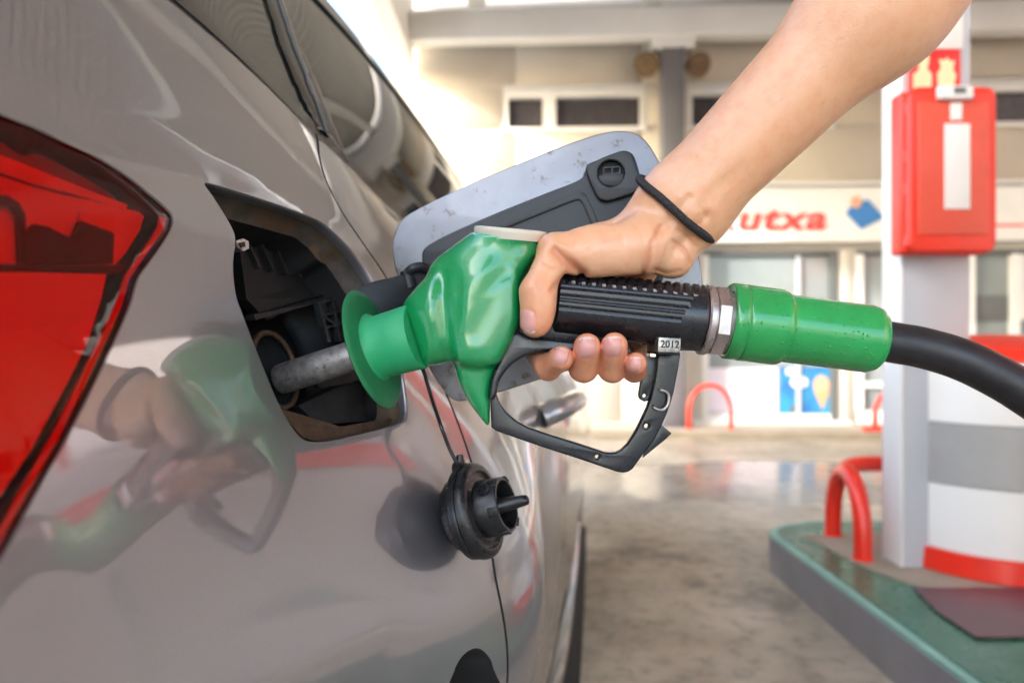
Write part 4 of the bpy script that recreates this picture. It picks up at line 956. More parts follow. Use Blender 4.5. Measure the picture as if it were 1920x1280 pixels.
keep(box('tailgate', (-1.62, -.30, .852), (-.66, -.08, 1.20), M['paint'], None, bev=.04), car)
keep(box('front_bumper', (-1.3, 3.8, .25), (.12, 3.95, .80), M['paint'], None, bev=.05), car)
def wheel(y, x, z=.30, r=.30):
    c = Vector((x, y, z)); prof = [(0, 0), (0, r*.55), (0, r*.68), (.012, r*.72), (.010, r*.92), (-.006, r*.985), (-.03, r), (-.17, r), (-.19, r*.9), (-.19, 0)]
    lathe_obj('tyre', prof, c, (1, -.13, 0), M['tyre'], car, 64, 50)
    lathe_obj('rim', [(.001, 0), (.004, r*.15), (.002, r*.5), (.010, r*.62), (.009, r*.66), (0, r*.67)], c, (1, -.13, 0), M['rim'], car, 48)
wheel(WY-.02, -.17, .29, .29); wheel(3.02, .295)
# wheel arch liner
av = []; af = []
for p in arch: b = S3(p); av += [b, b+Vector((-.006, 0, .004)), Vector((b.x-.25, b.y, b.z))]
na_ = len(arch)
for i in range(na_-1): af += [(i*3, i*3+1, i*3+4, i*3+3), (i*3+1, i*3+2, i*3+5, i*3+4)]
cb = len(av); av.append(Vector((-.40, WY, WZ)))
for i in range(na_-1): af.append((i*3+2, i*3+5, cb))
keep(mesh('wheel_arch_liner', av, af, M['gap']), car)
# door handle of the front door
h0 = hit(1040, 770); hp = S3((h0.y, h0.z), .0)
hY, hZ = h0.y, h0.z
hpts = crom([S3((hY-.09, hZ), -.002), S3((hY-.07, hZ+.006), .026), S3((hY, hZ+.008), .036), S3((hY+.05, hZ+.004), .028), S3((hY+.075, hZ), -.002)], 6)
tube_obj('door_handle', hpts, .017, M['paint'], car, 14)

#@@NOZZLE
# ================================================================== FUEL NOZZLE
noz = thing('fuel_nozzle', 'green fuel nozzle with black grip and black hose pushed into the filler opening', 'fuel nozzle', P(1000, 600, .5))
D0 = .50
# spout
sa = P(703, 653, .506); sb = P(523, 712, .520); sdv = (sb-sa).normalized(); Ls = (sb-sa).length
lathe_obj('spout', [(-.01, .0112), (Ls*.35, .0114), (Ls*.6, .0116), (Ls-.004, .0116), (Ls-.001, .0113), (Ls, .0106), (Ls-.001, .0090), (Ls-.02, .0088), (Ls-.021, 0)], sa, sdv, M['spout'], noz, 56)
lathe_obj('splash_guard', [(-.0005, .020), (-.0008, .040), (.0002, .0447), (.0012, .0455), (.0022, .0447), (.0030, .030), (.0035, .012)], sa, sdv, M['discgreen'], noz, 96, 60)
na = P(705, 652, .5055); nb_ = P(784, 630, .498)
nd = (nb_-na); nl = nd.length
lathe_obj('guard_neck', [(0, .0262), (.0012, .0242), (.004, .0232), (nl*.5, .0236), (nl-.001, .0242), (nl, .0236), (nl, 0)], na, nd, M['green2'], noz, 72, 50)
# body, sculpted
c0_ = v3(P(960, 640, D0)); pxm = D0/FP
def topx(p): return np.stack([960+p[:, 0]/p[:, 1]*FP, 640-(p[:, 2]-CH)/p[:, 1]*FP], 1)
polA = px2([(754, 574), (773, 547), (793, 525), (822, 500), (858, 471), (888, 448), (908, 444), (930, 470), (920, 560), (880, 680), (845, 678), (797, 687), (778, 650), (764, 610)], 3)
polB = px2([(905, 470), (930, 462), (960, 458), (990, 459), (1014, 466), (1004, 480), (985, 514), (976, 540), (975, 575), (973, 602), (962, 634), (945, 667), (929, 687), (888, 689), (858, 682), (848, 665), (841, 640), (836, 600), (832, 560), (840, 520), (856, 496), (880, 480)], 3)
polPad = px2([(852, 610), (872, 575), (905, 548), (945, 520), (966, 514), (972, 545), (972, 590), (968, 612), (957, 637), (943, 663), (926, 683), (890, 686), (862, 680), (852, 662)], 3)
polC = px2([(852, 672), (890, 665), (930, 672), (931, 688), (924, 707), (919, 738), (918, 798), (908, 792), (880, 755), (863, 722), (854, 692)], 3)
def rex(p, pol, T, Rr, y0=D0, bl=1.0, k=None):
    q = topx(p); d2 = pol(q)*pxm; dy = np.abs(p[:, 1]-y0)-T
    a = d2+Rr; b = (dy+Rr*bl)/bl
    return (np.sqrt(np.maximum(a, 0)**2+np.maximum(b, 0)**2)+np.minimum(np.maximum(a, b), 0)-Rr)*.9
HC = v3(P(957, 438, D0)); HA = v3(Vector((.09, -.16, 1)).normalized()); HX = np.array([1, .0, -.09]); HX = HX-HA*(HX@HA); HX /= np.linalg.norm(HX); HY = np.cross(HA, HX)
polA, polB, polC, polPad = soft_sd(polA, 7), soft_sd(polB, 8), soft_sd(polC, 3), soft_sd(polPad, 4)
def bodyf(p):
    q = topx(p)
    tB = .0245+.0022*np.exp(-(dpolyline(q, [(935, 430), (905, 520), (880, 590), (876, 640)])/38)**2)
    tB -= .0022*np.exp(-(dpolyline(q, [(950, 495), (925, 560), (888, 625)])/24)**2)
    tB += .0013*np.exp(-(dpolyline(q, [(962, 505), (970, 560), (968, 610), (950, 655), (925, 676), (880, 676)])/9)**2)
    tB -= .0016*np.exp(-(dpolyline(q, [(852, 500), (856, 560), (858, 640)])/14)**2)
    tA = .0208-.003*np.exp(-(dpolyline(q, [(835, 470), (830, 560), (838, 660)])/14)**2)+.001*np.exp(-(dpolyline(q, [(800, 530), (812, 600)])/20)**2)
    B_ = rex(p, polB, tB, .017); A_ = rex(p, polA, tA, .021); C_ = rex(p, polC, .0115-.0035*np.clip((q[:, 1]-700)/100, 0, 1), .0085)
    # round head under the cream cap
    t_ = (p-HC)@HA; rad = np.linalg.norm(p-HC-t_[:, None]*HA, axis=1)
    rx = .0254-.28*t_; qx = (p-HC)@HX-.90*t_; el = np.sqrt((qx/rx)**2+((p-HC)@HY/(.0262+.16*np.clip(t_, -.04, 0)))**2)
    hd = smax((el-1)*.022, -t_-.032, .014)
    pd = rex(p, polPad, .0240, .0065)
    B_ = smin(B_, pd, .004)
    d = smin(A_, B_, .005); d = smax(smin(d, hd, .009), t_+.0012, .0015); d = smin(d, C_, .003)
    return d
lo = v3(P(745, 805, D0))-[0, .04, 0]; hi = v3(P(1040, 415, D0))+[0, .04, 0]
lo[1] = D0-.036; hi[1] = D0+.036
V, F_ = sdf_mesh(bodyf, lo-.004, hi+.004, .00125)
V = lap(V, F_, 26)
keep(np_mesh('nozzle_body', V, F_, M['green']), noz)
capv = (P(960, 424, D0)-P(945, 520, D0)).normalized()
capax = Vector((.09, -.16, 1)).normalized()
lathe_obj('head_cap', [(-.004, .0262), (.0004, .0268), (.0022, .0268), (.0034, .0258), (.0038, .022), (.0038, 0)], P(957, 438, D0), capax, M['cream'], noz, 72, 50)
# grip
ga = P(1038, 570, D0); gb = P(1317, 599, D0); gd = (gb-ga).normalized(); gl = (gb-ga).length; up = (Vector((0, 0, 1))-gd*gd.z).normalized(); fr_ = gd.cross(up)
if fr_.y > 0: fr_ = -fr_                   # towards the camera
def gpt(s, ang, r): return ga+gd*s+(up*math.cos(ang)+fr_*math.sin(ang))*r
NS = 260; NA = 160; gvx = []; 
for i in range(NS+1):
    s = gl*i/NS
    for k in range(NA):
        ang = 2*math.pi*k/NA-math.pi; r = .0236+.0012*(i/NS)
        # flattened, slightly egg section
        r *= 1-.05*abs(math.cos(ang))**3*(1 if math.cos(ang) < 0 else 0)
        deg = math.degrees(ang)                                     # 0 = top, 90 = towards the camera
        ph = (s/.0068+ (deg)*.010) % 1.0                            # slanted top ribs
        if -75 < deg < 50 and s > .002: r += .0011*max(0, min(1, (abs(ph-.5)-.12)*8))-.0003
        for a0 in (60, 72, 84, 97):                                 # long side grooves
            if abs(deg-a0) < 2.3 and s < gl-.014-(a0-60)*.0002: r -= .0009
        end = max(0, 1-(gl-s)/.004); r -= .003*end*end; st = max(0, 1-s/.003); r -= .004*st*st
        gvx.append(gpt(s, ang, r))
gf = [(i*NA+k, i*NA+(k+1) % NA, (i+1)*NA+(k+1) % NA, (i+1)*NA+k) for i in range(NS) for k in range(NA)]
gf += [tuple(range(NA))[::-1], tuple(NS*NA+k for k in range(NA))]
o = mesh('grip_sleeve', gvx, gf, M['grip']); fixn(o); keep(o, noz)
for i in range(15):                                                 # bright worn ends of the ribs
    s = .010+i*.0072
    if s > gl-.006: break
    q = [gpt(s+a, R(b), .0251) for a, b in ((0, 49), (.0024, 48), (.0028, 53), (.0004, 54))]; n = [p+(p-gpt(s, 0, 0)).normalized()*0 for p in q]
    qi = [gpt(s+a, R(b), .0240) for a, b in ((0, 49), (.0024, 48), (.0028, 53), (.0004, 54))]
    o = mesh('rib_mark', q+qi, [(0, 1, 2, 3), (0, 4, 5, 1), (1, 5, 6, 2), (2, 6, 7, 3), (3, 7, 4, 0)], M['chip'], smooth=False); keep(o, noz)
# underside channel of the grip that carries the lever
plate('grip_underside', [(985, 596), (1240, 622), (1322, 640), (1318, 658), (1276, 657), (1236, 646), (1150, 644), (1060, 640), (990, 632), (972, 622)], [], D0-.010, .020, M['black'], noz, .002)
# steel collar, hexagon, green swivel sleeve
ca_ = P(1314, 599, D0); cd = (P(1358, 604, D0)-ca_).normalized()
lathe_obj('steel_collar', [(0, 0), (0, .0243), (.0012, .0256), (.0045, .0256), (.0050, .0250), (.0056, .0250), (.006, 0)], ca_, cd, M['steel'], noz, 72)
lathe_obj('hexagon_nut', [(.0061, 0), (.0061, .0250), (.0068, .0262), (.0148, .0262), (.0156, .0250), (.0156, 0)], ca_, cd, M['steel'], noz, 8, 20, up*math.cos(R(22))+fr_*math.sin(R(22)))
lathe_obj('steel_collar', [(.0157, 0), (.0157, .0232), (.0185, .0232), (.019, 0)], ca_, cd, M['spout'], noz, 72)
sw0 = P(1362, 601, D0); sw1 = P(1650, 638, .494); swd = (sw1-sw0).normalized(); k_ = pxm
sl_ = (sw1-sw0).length
prof = [(.002, 0), (.0002, .0262), (0, .0272), (.0008, .0280), (.0098, .0280), (.0101, .0275), (.0106, .0280), (.036, .0278), (.0385, .0274), (.0405, .0262), (.0420, .0252), (.0435, .0249), (.046, .0249), (sl_*.6, .0247), (sl_-.009, .0246), (sl_-.004, .0232), (sl_-.0012, .0205), (sl_, .0165), (sl_, .0)]
pr2 = []
for i in range(len(prof)-1):
    a, b = prof[i], prof[i+1]; n = max(1, int(abs(b[0]-a[0])/.003)); pr2 += [(a[0]+(b[0]-a[0])*j/n, a[1]+(b[1]-a[1])*j/n) for j in range(n)]
pr2.append(prof[-1])
lathe_obj('swivel_sleeve', pr2, sw0, swd, M['green3'], noz, 96, 60)
hp_ = crom([P(1650, 638, .495), P(1680, 643, .494), P(1730, 652, .491), P(1800, 673, .485), P(1870, 706, .479), P(1930, 742, .474), P(2010, 800, .47), P(2120, 920, .47), P(2200, 1080, .49), Vector((.60, .52, .42)), Vector((.80, .50, .20)), Vector((1.0, .46, .20)), Vector((1.16, .42, .32)), Vector((1.27, .40, .60)), Vector((1.33, .40, .95))], 10)
tube_obj('hose', hp_, .0148, M['hose'], noz, 40)
# lever, guard, latch and small hardware
lever = px2([(968, 622), (990, 630), (1030, 635), (1075, 640), (1140, 646), (1180, 650), (1182, 668), (1140, 666), (1075, 661), (1031, 659), (995, 664), (965, 679), (947, 698), (935, 718), (930, 742), (921, 750), (917, 742), (923, 705), (940, 668), (952, 640)], 3)
plate('trigger_lever', lever, [], D0-.0125, .011, M['black'], noz, .0022, None, 3)
gout = [(919, 742), (921, 801), (930, 808), (1010, 836), (1090, 862), (1158, 885), (1168, 886.5), (1178, 885), (1187, 879), (1202, 858), (1215, 842), (1228, 824), (1240, 800), (1249, 780), (1257, 760), (1264, 735), (1270, 705), (1274, 683), (1276.5, 663), (1233, 662), (1231, 690), (1227, 715), (1220, 746), (1213, 766), (1204, 785), (1196, 802), (1186, 819), (1177, 833), (1166, 843), (1155, 848), (1145, 849), (1134, 848), (1111, 840), (1017, 810), (989, 800), (966, 787), (949, 772), (938, 757), (932, 742), (929, 728), (924, 722)]
plate('hand_guard', gout, [circ(1213, 799, 4.6), circ(1120, 856.5, 4.2)], D0-.006, .008, M['black'], noz, .0016, None, 3)
plate('latch_arm', [(1207, 668), (1232, 669), (1230, 712), (1221, 741), (1216, 751), (1208, 753), (1200, 748), (1198, 740), (1202, 715), (1208, 694)], [circ(1209, 742, 3.6)], D0-.002, .006, M['black'], noz, .0010)
plate('stop_tab', [(1240, 796), (1260, 812), (1250, 822), (1206, 858), (1215, 832)], [], D0+.000, .004, M['black'], noz, .0006)
plate('date_block', [(1235, 632), (1277, 634), (1276, 661), (1233, 660)], [], D0-.0245, .040, M['steel2'], noz, .0008)
plate('date_block_foot', [(1234, 657), (1275, 659), (1274, 666), (1233, 664)], [], D0-.0235, .038, M['gap'], noz, .0006)
tn = text_mesh('2012', .0080, M['gap'], .0002, 0, .00008); tn.location = P(1238, 651, D0-.0247)+Vector((0, -.0002, 0)); tn.rotation_euler = (R(90), R(2), 0); tn.scale = (.84, .9, 1); keep(tn, noz)
tube_obj('wire_hook', crom([P(1236, 730, D0-.0055), P(1240, 731, D0-.0085), P(1249, 734, D0-.0088), P(1254, 743, D0-.0088), P(1252, 758, D0-.0088), P(1244, 767, D0-.0088), P(1233, 767, D0-.0088), P(1226, 763, D0-.0080), P(1224, 761, D0-.0055)], 5), .00125, M['steel2'], noz, 12)
for q in ((940, 789), (1086, 849), (1096, 790)): pass
# ================================================================== FUEL CAP ON ITS TETHER
Yc = .60
for Yt in np.arange(.52, .66, .002):
    p = P(838, 950, float(Yt)+.012)
    if float(Bx(p.y, p.z)) > p.x-.001: break
    Yc = float(Yt)
cen_c = P(893, 957, Yc); u_ = Yc/FP*.95
cax = Vector((.90, -.32, .27)).normalized()
fc = thing('fuel_cap', 'black fuel filler cap hanging against the car side on its tether strap', 'fuel cap', cen_c)
def cl(name, prof, m, seg=72, ang=35, org=None): return lathe_obj(name, [(a*u_, b*u_) for a, b in prof], org or cen_c, cax, M[m], fc, seg, ang)
cl('cap_knob', [(-64, 0), (-63, 22), (-58, 46), (-50, 62), (-38, 72), (-24, 78), (-20, 78), (-20, 0)], 'capb', 72, 60)
cl('strap_ring', [(-19, 70), (-20, 88), (-17, 91), (-5, 92), (-2, 90), (-2, 70)], 'capb')
cl('cap_flange', [(-1, 60), (-1, 90), (2, 94), (12, 94), (18, 91), (22, 84), (22, 76), (17, 72), (17, 66), (20, 62), (20, 56), (16, 50), (16, 0)], 'capb', 72, 50)
cl('cap_thread', [(16, 56), (64, 54), (67, 52), (67, 47), (62, 46), (30, 44), (30, 0)], 'capb', 72, 40)
cl('cap_pin', [(28, 20), (34, 19), (52, 17), (54, 15), (104, 10.5), (110, 9), (113, 5), (114, 0)], 'capb', 32, 60)
sp_ = cen_c+cax*(44*u_); upc = (Vector((0, 0, 1))-cax*cax.z).normalized(); sc_ = cax.cross(upc); sc_ = -sc_ if sc_.y > 0 else sc_
lathe_obj('cap_stud', [(-.002, .0052), (.0012, .0052), (.0016, .0030), (.0004, .0028), (.0004, 0)], sp_+(upc*.72+sc_*.69)*(55*u_), (upc*.72+sc_*.69), M['capb'], fc, 24)
for a in (-.6, .5, 1.6, 2.7, 3.8):
    d_ = upc*math.cos(a)+sc_*math.sin(a); o = box('cap_lug', (-.0045, -.0011, -.004), (.0045, .0011, .004), M['capb'], None, bev=.0006)
    q = cen_c+cax*(58*u_)+d_*(54*u_); zx = cax; zy = d_; zz_ = cax.cross(d_); o.matrix_world = Matrix((zx.to_4d(), zy.to_4d(), zz_.to_4d(), (0, 0, 0, 1))).transposed(); 
    mw = Matrix.Identity(4)
    for r_ in range(3): mw[r_][0] = zx[r_]; mw[r_][1] = zy[r_]; mw[r_][2] = zz_[r_]; mw[r_][3] = q[r_]
    o.matrix_world = mw; keep(o, fc)
tip_ = cen_c-cax*(11*u_)+upc*(86*u_)
st = crom([P(752, 660, .585), P(778, 672, .590), P(792, 690, .592), P(806, 735, .595), P(824, 790, Yc), P(842, 838, Yc+.001), P(856, 866, Yc+.001), tip_], 8)
tube_obj('tether_strap', st, .0017, M['capb'], fc, 12)
lathe_obj('strap_eye', [(-.004, .0042), (-.004, .0078), (.004, .0078), (.004, .0042)], tip_+Vector((0, 0, -.001)), cax, M['capb'], fc, 32)
tube_obj('strap_neck', [tip_+Vector((-.0005, 0, .012)), tip_+Vector((0, 0, -.006))], [.0030, .0056], M['capb'], fc, 16)
#@@PERSON
# ================================================================== PERSON: FOREARM AND HAND
ZN = np.array([0, 1, 0.])
def PP(x, y, Y): return v3(P(x, y, Y))
W0 = PP(1262, 402, .497)
fingers = [  # MCP, PIP, DIP, TIP with radii
    [(1045, 520, .545, .0105), (1002, 652, .530, .0098), (1028, 688, .492, .0094), (1052, 671, .4735, .0088)],
    [(1098, 515, .550, .0108), (1085, 665, .535, .0103), (1094, 689, .490, .0103), (1101, 650, .4710, .0094)],
    [(1150, 515, .550, .0106), (1146, 668, .535, .0101), (1148, 690, .490, .0100), (1152, 648, .4710, .0092)],
    [(1200, 520, .545, .0098), (1196, 668, .530, .0088), (1189, 694, .492, .0083), (1192, 681, .4745, .0078)]]
def fing(p, F4):
    a = [(PP(x, y, Y), r) for x, y, Y, r in F4]
    d = s_cone(p, a[0][0], a[1][0], a[0][1], a[1][1]); d2 = s_cone(p, a[1][0], a[2][0], a[1][1], a[2][1]); d3 = s_cone(p, a[2][0], a[3][0], a[2][1], a[3][1])
    return smin(smin(d, d2, .003), d3, .003)
creases = [([(1238, 425), (1222, 455), (1215, 490), (1200, 522)], .0014, 5), ([(1205, 440), (1209, 470), (1204, 500)], .0004, 3), ([(1262, 452), (1280, 466), (1290, 480), (1292, 492)], .0012, 4),
           ([(1252, 458), (1240, 490), (1226, 515)], .0004, 3), ([(1052, 497), (1035, 500), (1020, 492)], .0006, 4), ([(1060, 515), (1046, 528), (1034, 545)], .0010, 5),
           ([(1040, 470), (1060, 488), (1080, 502), (1092, 512)], .0028, 9), ([(1270, 430), (1290, 445), (1303, 462)], .0007, 4), ([(1322, 405), (1292, 440), (1266, 468)], .0017, 9), ([(1292, 372), (1262, 405), (1240, 434)], .0012, 9), ([(1385, 318), (1335, 372)], .0006, 13), ([(1350, 342), (1312, 384)], .0004, 11), ([(1130, 450), (1100, 470)], .0003, 6), ([(1226, 505), (1250, 512), (1275, 508)], .0007, 4), ([(1165, 440), (1175, 470), (1172, 500)], .0005, 5), ([(1012, 698), (1024, 708)], .0005, 3), ([(1068, 705), (1100, 700), (1124, 703)], .0003, 3), ([(1130, 703), (1160, 700), (1176, 704)], .0003, 3), ([(1012, 540), (1030, 546)], .0003, 3)]
fcre = [([(1020, 704), (1030, 700)], .0003, 3)]
def armf(p):
    q = topx(p)
    # forearm
    d = s_cone_flat(p, PP(1282, 382, .497), PP(1642, 12, .468), .0305, .0400, (.1, 1, -.05), 1.25)
    d = smin(d, s_cone_flat(p, PP(1642, 12, .468), PP(1930, -285, .445), .0400, .0430, (.1, 1, -.05), 1.2), .03)
    # carpus, back of hand over the grip, heel
    d = smin(d, s_cone_flat(p, PP(1285, 390, .498), PP(1232, 432, .505), .0300, .0275, (0, 1, 0), 1.35), .016)
    d = smin(d, s_ell(p, PP(1150, 462, .520), [(1, 0, .12), (0, 1, 0), (-.12, 0, 1)], (.045, .022, .0195)), .014)
    d = smin(d, s_cone(p, PP(1238, 460, .496), PP(1262, 486, .494), .0210, .0140), .012)      # heel of the hand
    d = smin(d, s_cone(p, PP(1225, 440, .512), PP(1205, 500, .540), .018, .012), .012)
    # thenar mass and thumb
    th = s_cone_flat(p, PP(1200, 462, .487), PP(1100, 478, .482), .0205, .0160, (0, 1, 0), 1.12)
    th = smin(th, s_cone(p, PP(1110, 465, .485), PP(1047, 474, .480), .0150, .0118), .010)
    d = smin(d, th, .010)
    tb = s_cone(p, PP(1043, 474, .4795), PP(1007, 548, .4700), .0122, .0112)
    tb = smin(tb, s_cone(p, PP(1007, 548, .4700), PP(1001.5, 606, .4690), .0112, .0098), .006)
    tb = smin(tb, s_ell(p, PP(1014, 575, .469), [(1, 0, 0), (0, 1, 0), (0, 0, 1)], (.0100, .0095, .017)), .006)
    d = smin(d, tb, .007)
    d = smin(d, s_ell(p, PP(1035, 470, .490), [(1, 0, 0), (0, 1, 0), (0, 0, 1)], (.0105, .012, .012)), .008)
    # web between thumb and index knuckle (far side)
    d = smin(d, s_cone(p, PP(1060, 470, .500), PP(1050, 510, .540), .0125, .011), .010)
    kn = None
    for x in (1100, 1150, 1198): d = smin(d, s_cone(p, PP(x+25, 455, .528), PP(x, 515, .548), .0120, .0108), .008)
    # tendons and wrist bone
    d = smin(d, s_cone(p, PP(1272, 428, .4865), PP(1345, 355, .4790), .0030, .0034), .008)
    d = smin(d, s_cone(p, PP(1256, 405, .4845), PP(1330, 330, .4770), .0030, .0036), .008)
    d = smin(d, s_cone(p, PP(1240, 388, .4850), PP(1300, 320, .4800), .0040, .0050), .010)
    front = np.clip((.505-p[:, 1])/.01, 0, 1)
    for pl, dep, wd in creases: d = d+front*dep*np.exp(-(dpolyline(q, pl)/wd)**2)
    # fingers: kept apart from one another, joined to the hand
    fg = None
    for F4 in fingers:
        f = fing(p, F4); fg = f if fg is None else smin(fg, f, .0008)
    d = smin(d, fg, .0035)
    # nail beds
    for c, n_, t_, w_, l_ in NAILS:
        qq = p-c; s1 = qq@np.cross(n_, t_); t1 = qq@t_; z1 = qq@n_
        e = (s1/w_)**4+(t1/l_)**4; d = d+.0004*np.exp(-((e-1)*1.6)**2)*(np.abs(z1) < .008)
    return d
def unitv(a): a = v3(a); return a/np.linalg.norm(a)
NAILS = []
def nailspec(px, py, Y, nvec, tvec, wd, ln):
    n_ = unitv(nvec); t_ = unitv(tvec); t_ = unitv(t_-n_*(t_@n_)); return (PP(px, py, Y), n_, t_, wd, ln)
NS_ = [nailspec(1055, 666, .463, (.25, -.95, .12), (.35, 0, 1), .0052, .0062), nailspec(1104, 648, .459, (.12, -.98, .20), (.03, -.1, 1), .0064, .0072),
       nailspec(1152, 646, .459, (.05, -.98, .20), (.0, -.1, 1), .0064, .0070), nailspec(1195, 682, .464, (.10, -.98, .12), (.10, 0, 1), .0046, .0054), nailspec(984, 603, .461, (-.72, -.68, .0), (-.08, .0, -1), .0062, .0082)]
def proj(f, p, n_):
    t = .012
    P_ = p+n_*t
    for _ in range(40):
        d = f(P_); P_ = P_-n_*(np.maximum(d, -.001)*.85)[:, None]
        if np.abs(d).max() < 2e-5: break
    return P_
NAILS = []
armNo = armf
nmesh = []
for c, n_, t_, w_, l_ in NS_:
    c2 = proj(armf, c[None], n_)[0]; NAILS.append((c2, n_, t_, w_, l_))
lo = np.array([P(940, 730, .46).x-.0, .43, CH-.05]); hi = np.array([.385, .585, CH+.445])
lo = np.array([-.010, .375, P(0, 735, .5).z]); hi = np.array([.42, .585, P(0, -330, .47).z])
V, F_ = sdf_mesh(armf, lo, hi, .00125, newton=3)
person = thing('person', 'bare forearm and hand gripping the fuel nozzle with a black cord on the wrist', 'person', P(1262, 402, .497))
arm = np_mesh('arm_and_hand', V, F_, M['skin']); arm.data.materials[0] = M['skin']
q = topx(V)
base = np.array([.79, .42, .235]); red = np.array([.70, .21, .125]); pale = np.array([.82, .48, .30]); tan = np.array([.62, .28, .125])
colr = np.tile(base, (len(V), 1))
def blend(c, w): 
    global colr
    colr = colr*(1-w[:, None])+c*w[:, None]
blend(tan, np.clip((1.0-dpolyline(q, [(1300, 250), (1400, 120), (1500, -40)])/90), 0, 1)*.45)
blend(pale, np.exp(-(np.linalg.norm((q-[1150, 480])/[70, 40], axis=1))**2)*.8); blend(pale, np.exp(-(np.linalg.norm((q-[1255, 480])/[40, 35], axis=1))**2)*.6)
for F4 in fingers:
    t_ = PP(*F4[3][:3]); blend(red, np.clip(1.15-np.linalg.norm(V-t_, axis=1)/.015, 0, 1)*.9)
    k_1 = PP(*F4[2][:3]); blend(red, np.exp(-((np.linalg.norm(V-k_1, axis=1)-.010)/.006)**2)*.45)
blend(red, np.clip(1.2-np.linalg.norm(V-PP(1001, 612, .469), axis=1)/.018, 0, 1)*.65); blend(red, np.exp(-(np.linalg.norm(V-PP(1000, 545, .462), axis=1)/.010)**2)*.35)
blend(tan*np.array([1.05, .95, .8]), np.exp(-(np.linalg.norm((q-[1045, 462])/[30, 22], axis=1))**2)*.35)
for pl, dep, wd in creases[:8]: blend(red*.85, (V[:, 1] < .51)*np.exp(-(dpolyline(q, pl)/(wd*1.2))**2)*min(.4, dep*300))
at = arm.data.color_attributes.new('skincol', 'FLOAT_COLOR', 'POINT'); at.data.foreach_set('color', np.concatenate([colr, np.ones((len(V), 1))], 1).astype(np.float32).ravel())
keep(arm, person)
# nails
for (c, n_, t_, w_, l_) in NAILS:
    s_ = np.cross(n_, t_); G = 15; uu, vv_ = np.meshgrid(np.linspace(-1, 1, G), np.linspace(-1, 1, G), indexing='ij')
    uu = uu.ravel(); vv_ = vv_.ravel()
    # square to superellipse
    rr = (np.abs(uu)**3.2+np.abs(vv_)**3.2)**(1/3.2)+1e-9; mx_ = np.maximum(np.abs(uu), np.abs(vv_)); a = uu*mx_/rr; b = vv_*mx_/rr
    p0 = c+s_*(a*w_)[:, None]+t_*(b*l_)[:, None]
    pr = proj(armf, p0, n_); pr = pr+n_*(.00055*(1-mx_**6)-.0001)[:, None]
    pr = pr+n_*(.0003*(b > .6))[:, None]
    f = [(i*G+j, (i+1)*G+j, (i+1)*G+j+1, i*G+j+1) for i in range(G-1) for j in range(G-1)]
    o = mesh('fingernail', pr, f, M['nail']); o.data.materials.append(M['nailtip'])
    cb_ = [np.mean([b[k] for k in q_]) for q_ in f]
    o.data.polygons.foreach_set('material_index', [1 if x > .74 else 0 for x in cb_])
    bm = bmesh.new(); bm.from_mesh(o.data); bm.normal_update()
    if sum((fa.normal.dot(Vector(n_)) for fa in bm.faces)) < 0: bmesh.ops.reverse_faces(bm, faces=bm.faces[:])
    bm.to_mesh(o.data); bm.free(); keep(o, person)
# wrist cord: front run over the inner wrist, back run round the far side
fc_ = [P(1200, 338, .493), P(1212, 350, .482), P(1235, 368, .474), P(1262, 392, .4685), P(1290, 418, .4690), P(1316, 438, .476), P(1333, 449, .489), P(1334, 447, .505), P(1310, 425, .520), P(1270, 388, .524), P(1232, 355, .520), P(1205, 336, .507)]
cp_ = crom(fc_, 14, True); cp_.append(cp_[0])
NB = len(cp_); seg = 20; cvv = []; cff = []; upv = None
for i, p in enumerate(cp_):
    d = (cp_[min(i+1, NB-1)]-cp_[max(i-1, 0)]).normalized()
    if upv is None: upv = d.orthogonal().normalized()
    upv = (upv-d*upv.dot(d)).normalized(); b = d.cross(upv)
    for k in range(seg):
        t = 2*math.pi*k/seg; r = .0023*(1+.0*math.sin(6*t))
        cvv.append(p+(upv*math.cos(t)+b*math.sin(t))*r)
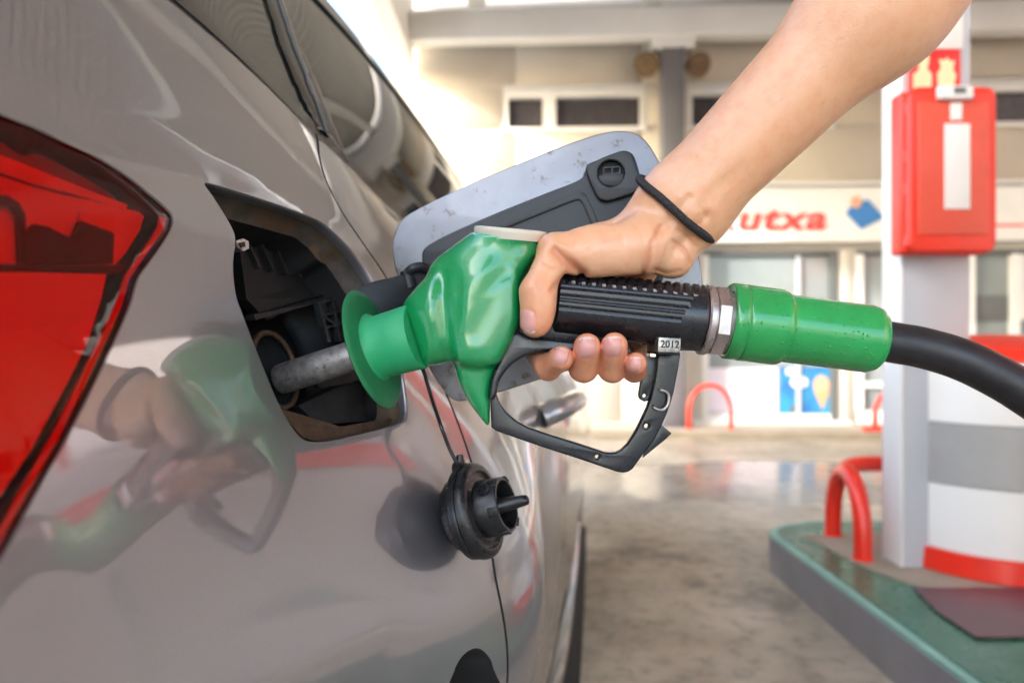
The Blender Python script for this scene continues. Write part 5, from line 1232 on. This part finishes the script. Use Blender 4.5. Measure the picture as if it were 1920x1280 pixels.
# dense braid: re-sample finely with a herringbone ripple
Lc = [0]
for a, b in zip(cp_[:-1], cp_[1:]): Lc.append(Lc[-1]+(b-a).length)
tot = Lc[-1]; NN = 900; cvv = []; upv = None
def at_len(s):
    k = max(0, min(len(Lc)-2, bisect(Lc, s)-1)); t = (s-Lc[k])/max(1e-9, Lc[k+1]-Lc[k]); return cp_[k].lerp(cp_[k+1], t)
for i in range(NN):
    s = tot*i/NN; p = at_len(s); d = (at_len(min(tot, s+tot/NN*4))-at_len(max(0, s-tot/NN*4))).normalized()
    if upv is None: upv = d.orthogonal().normalized()
    upv = (upv-d*upv.dot(d)).normalized(); b = d.cross(upv)
    for k in range(seg):
        t = 2*math.pi*k/seg; tr = abs((t/(2*math.pi)*6) % 2-1)
        r = .00275+.00042*math.sin(2*math.pi*(s/.0019+tr*.8))-.00015*(1 if abs(tr-1) < .15 else 0); cvv.append(p+(upv*math.cos(t)+b*math.sin(t))*r)
cff = [(i*seg+k, i*seg+(k+1) % seg, ((i+1) % NN)*seg+(k+1) % seg, ((i+1) % NN)*seg+k) for i in range(NN) for k in range(seg)]
keep(mesh('wrist_cord', cvv, cff, M['cord']), person)

# fine arm hair: thin tapered blades lying along the forearm
hv = []; hfc = []; ax_ = unitv(PP(1282, 382, .497)-PP(1640, 12, .468))
mfa = (q[:, 1] < 330) & (q[:, 1] > -60); ids = np.nonzero(mfa)[0]; rng_ = np.random.default_rng(3)
e_ = .0005
for i in rng_.choice(ids, 520, replace=False):
    p = V[i]; g = np.array([armf((p+np.eye(3)[k]*e_)[None])[0]-armf((p-np.eye(3)[k]*e_)[None])[0] for k in range(3)]); n_ = unitv(g)
    if n_[1] > .55: continue
    tdir = unitv(ax_-n_*(ax_@n_)+rng_.normal(size=3)*.25); sd_ = unitv(np.cross(n_, tdir)); ln = rng_.uniform(.004, .009); w0 = .00005
    pts_ = [p-n_*.0003+tdir*ln*t+n_*(.0012*math.sin(t*2.2)) for t in (0, .35, .7, 1.0)]; b_ = len(hv)
    for k, pp in enumerate(pts_): w1_ = w0*(1-k/3.2); hv += [pp+sd_*w1_, pp-sd_*w1_, pp+n_*w1_]
    for k in range(3):
        for a_ in range(3): hfc.append((b_+3*k+a_, b_+3*k+(a_+1) % 3, b_+3*k+3+(a_+1) % 3, b_+3*k+3+a_))
M['hair'] = mat('light_brown_hair', (.22, .12, .06), rough=.5)
keep(mesh('arm_hair', hv, hfc, M['hair'], None, False, 'stuff'), person)
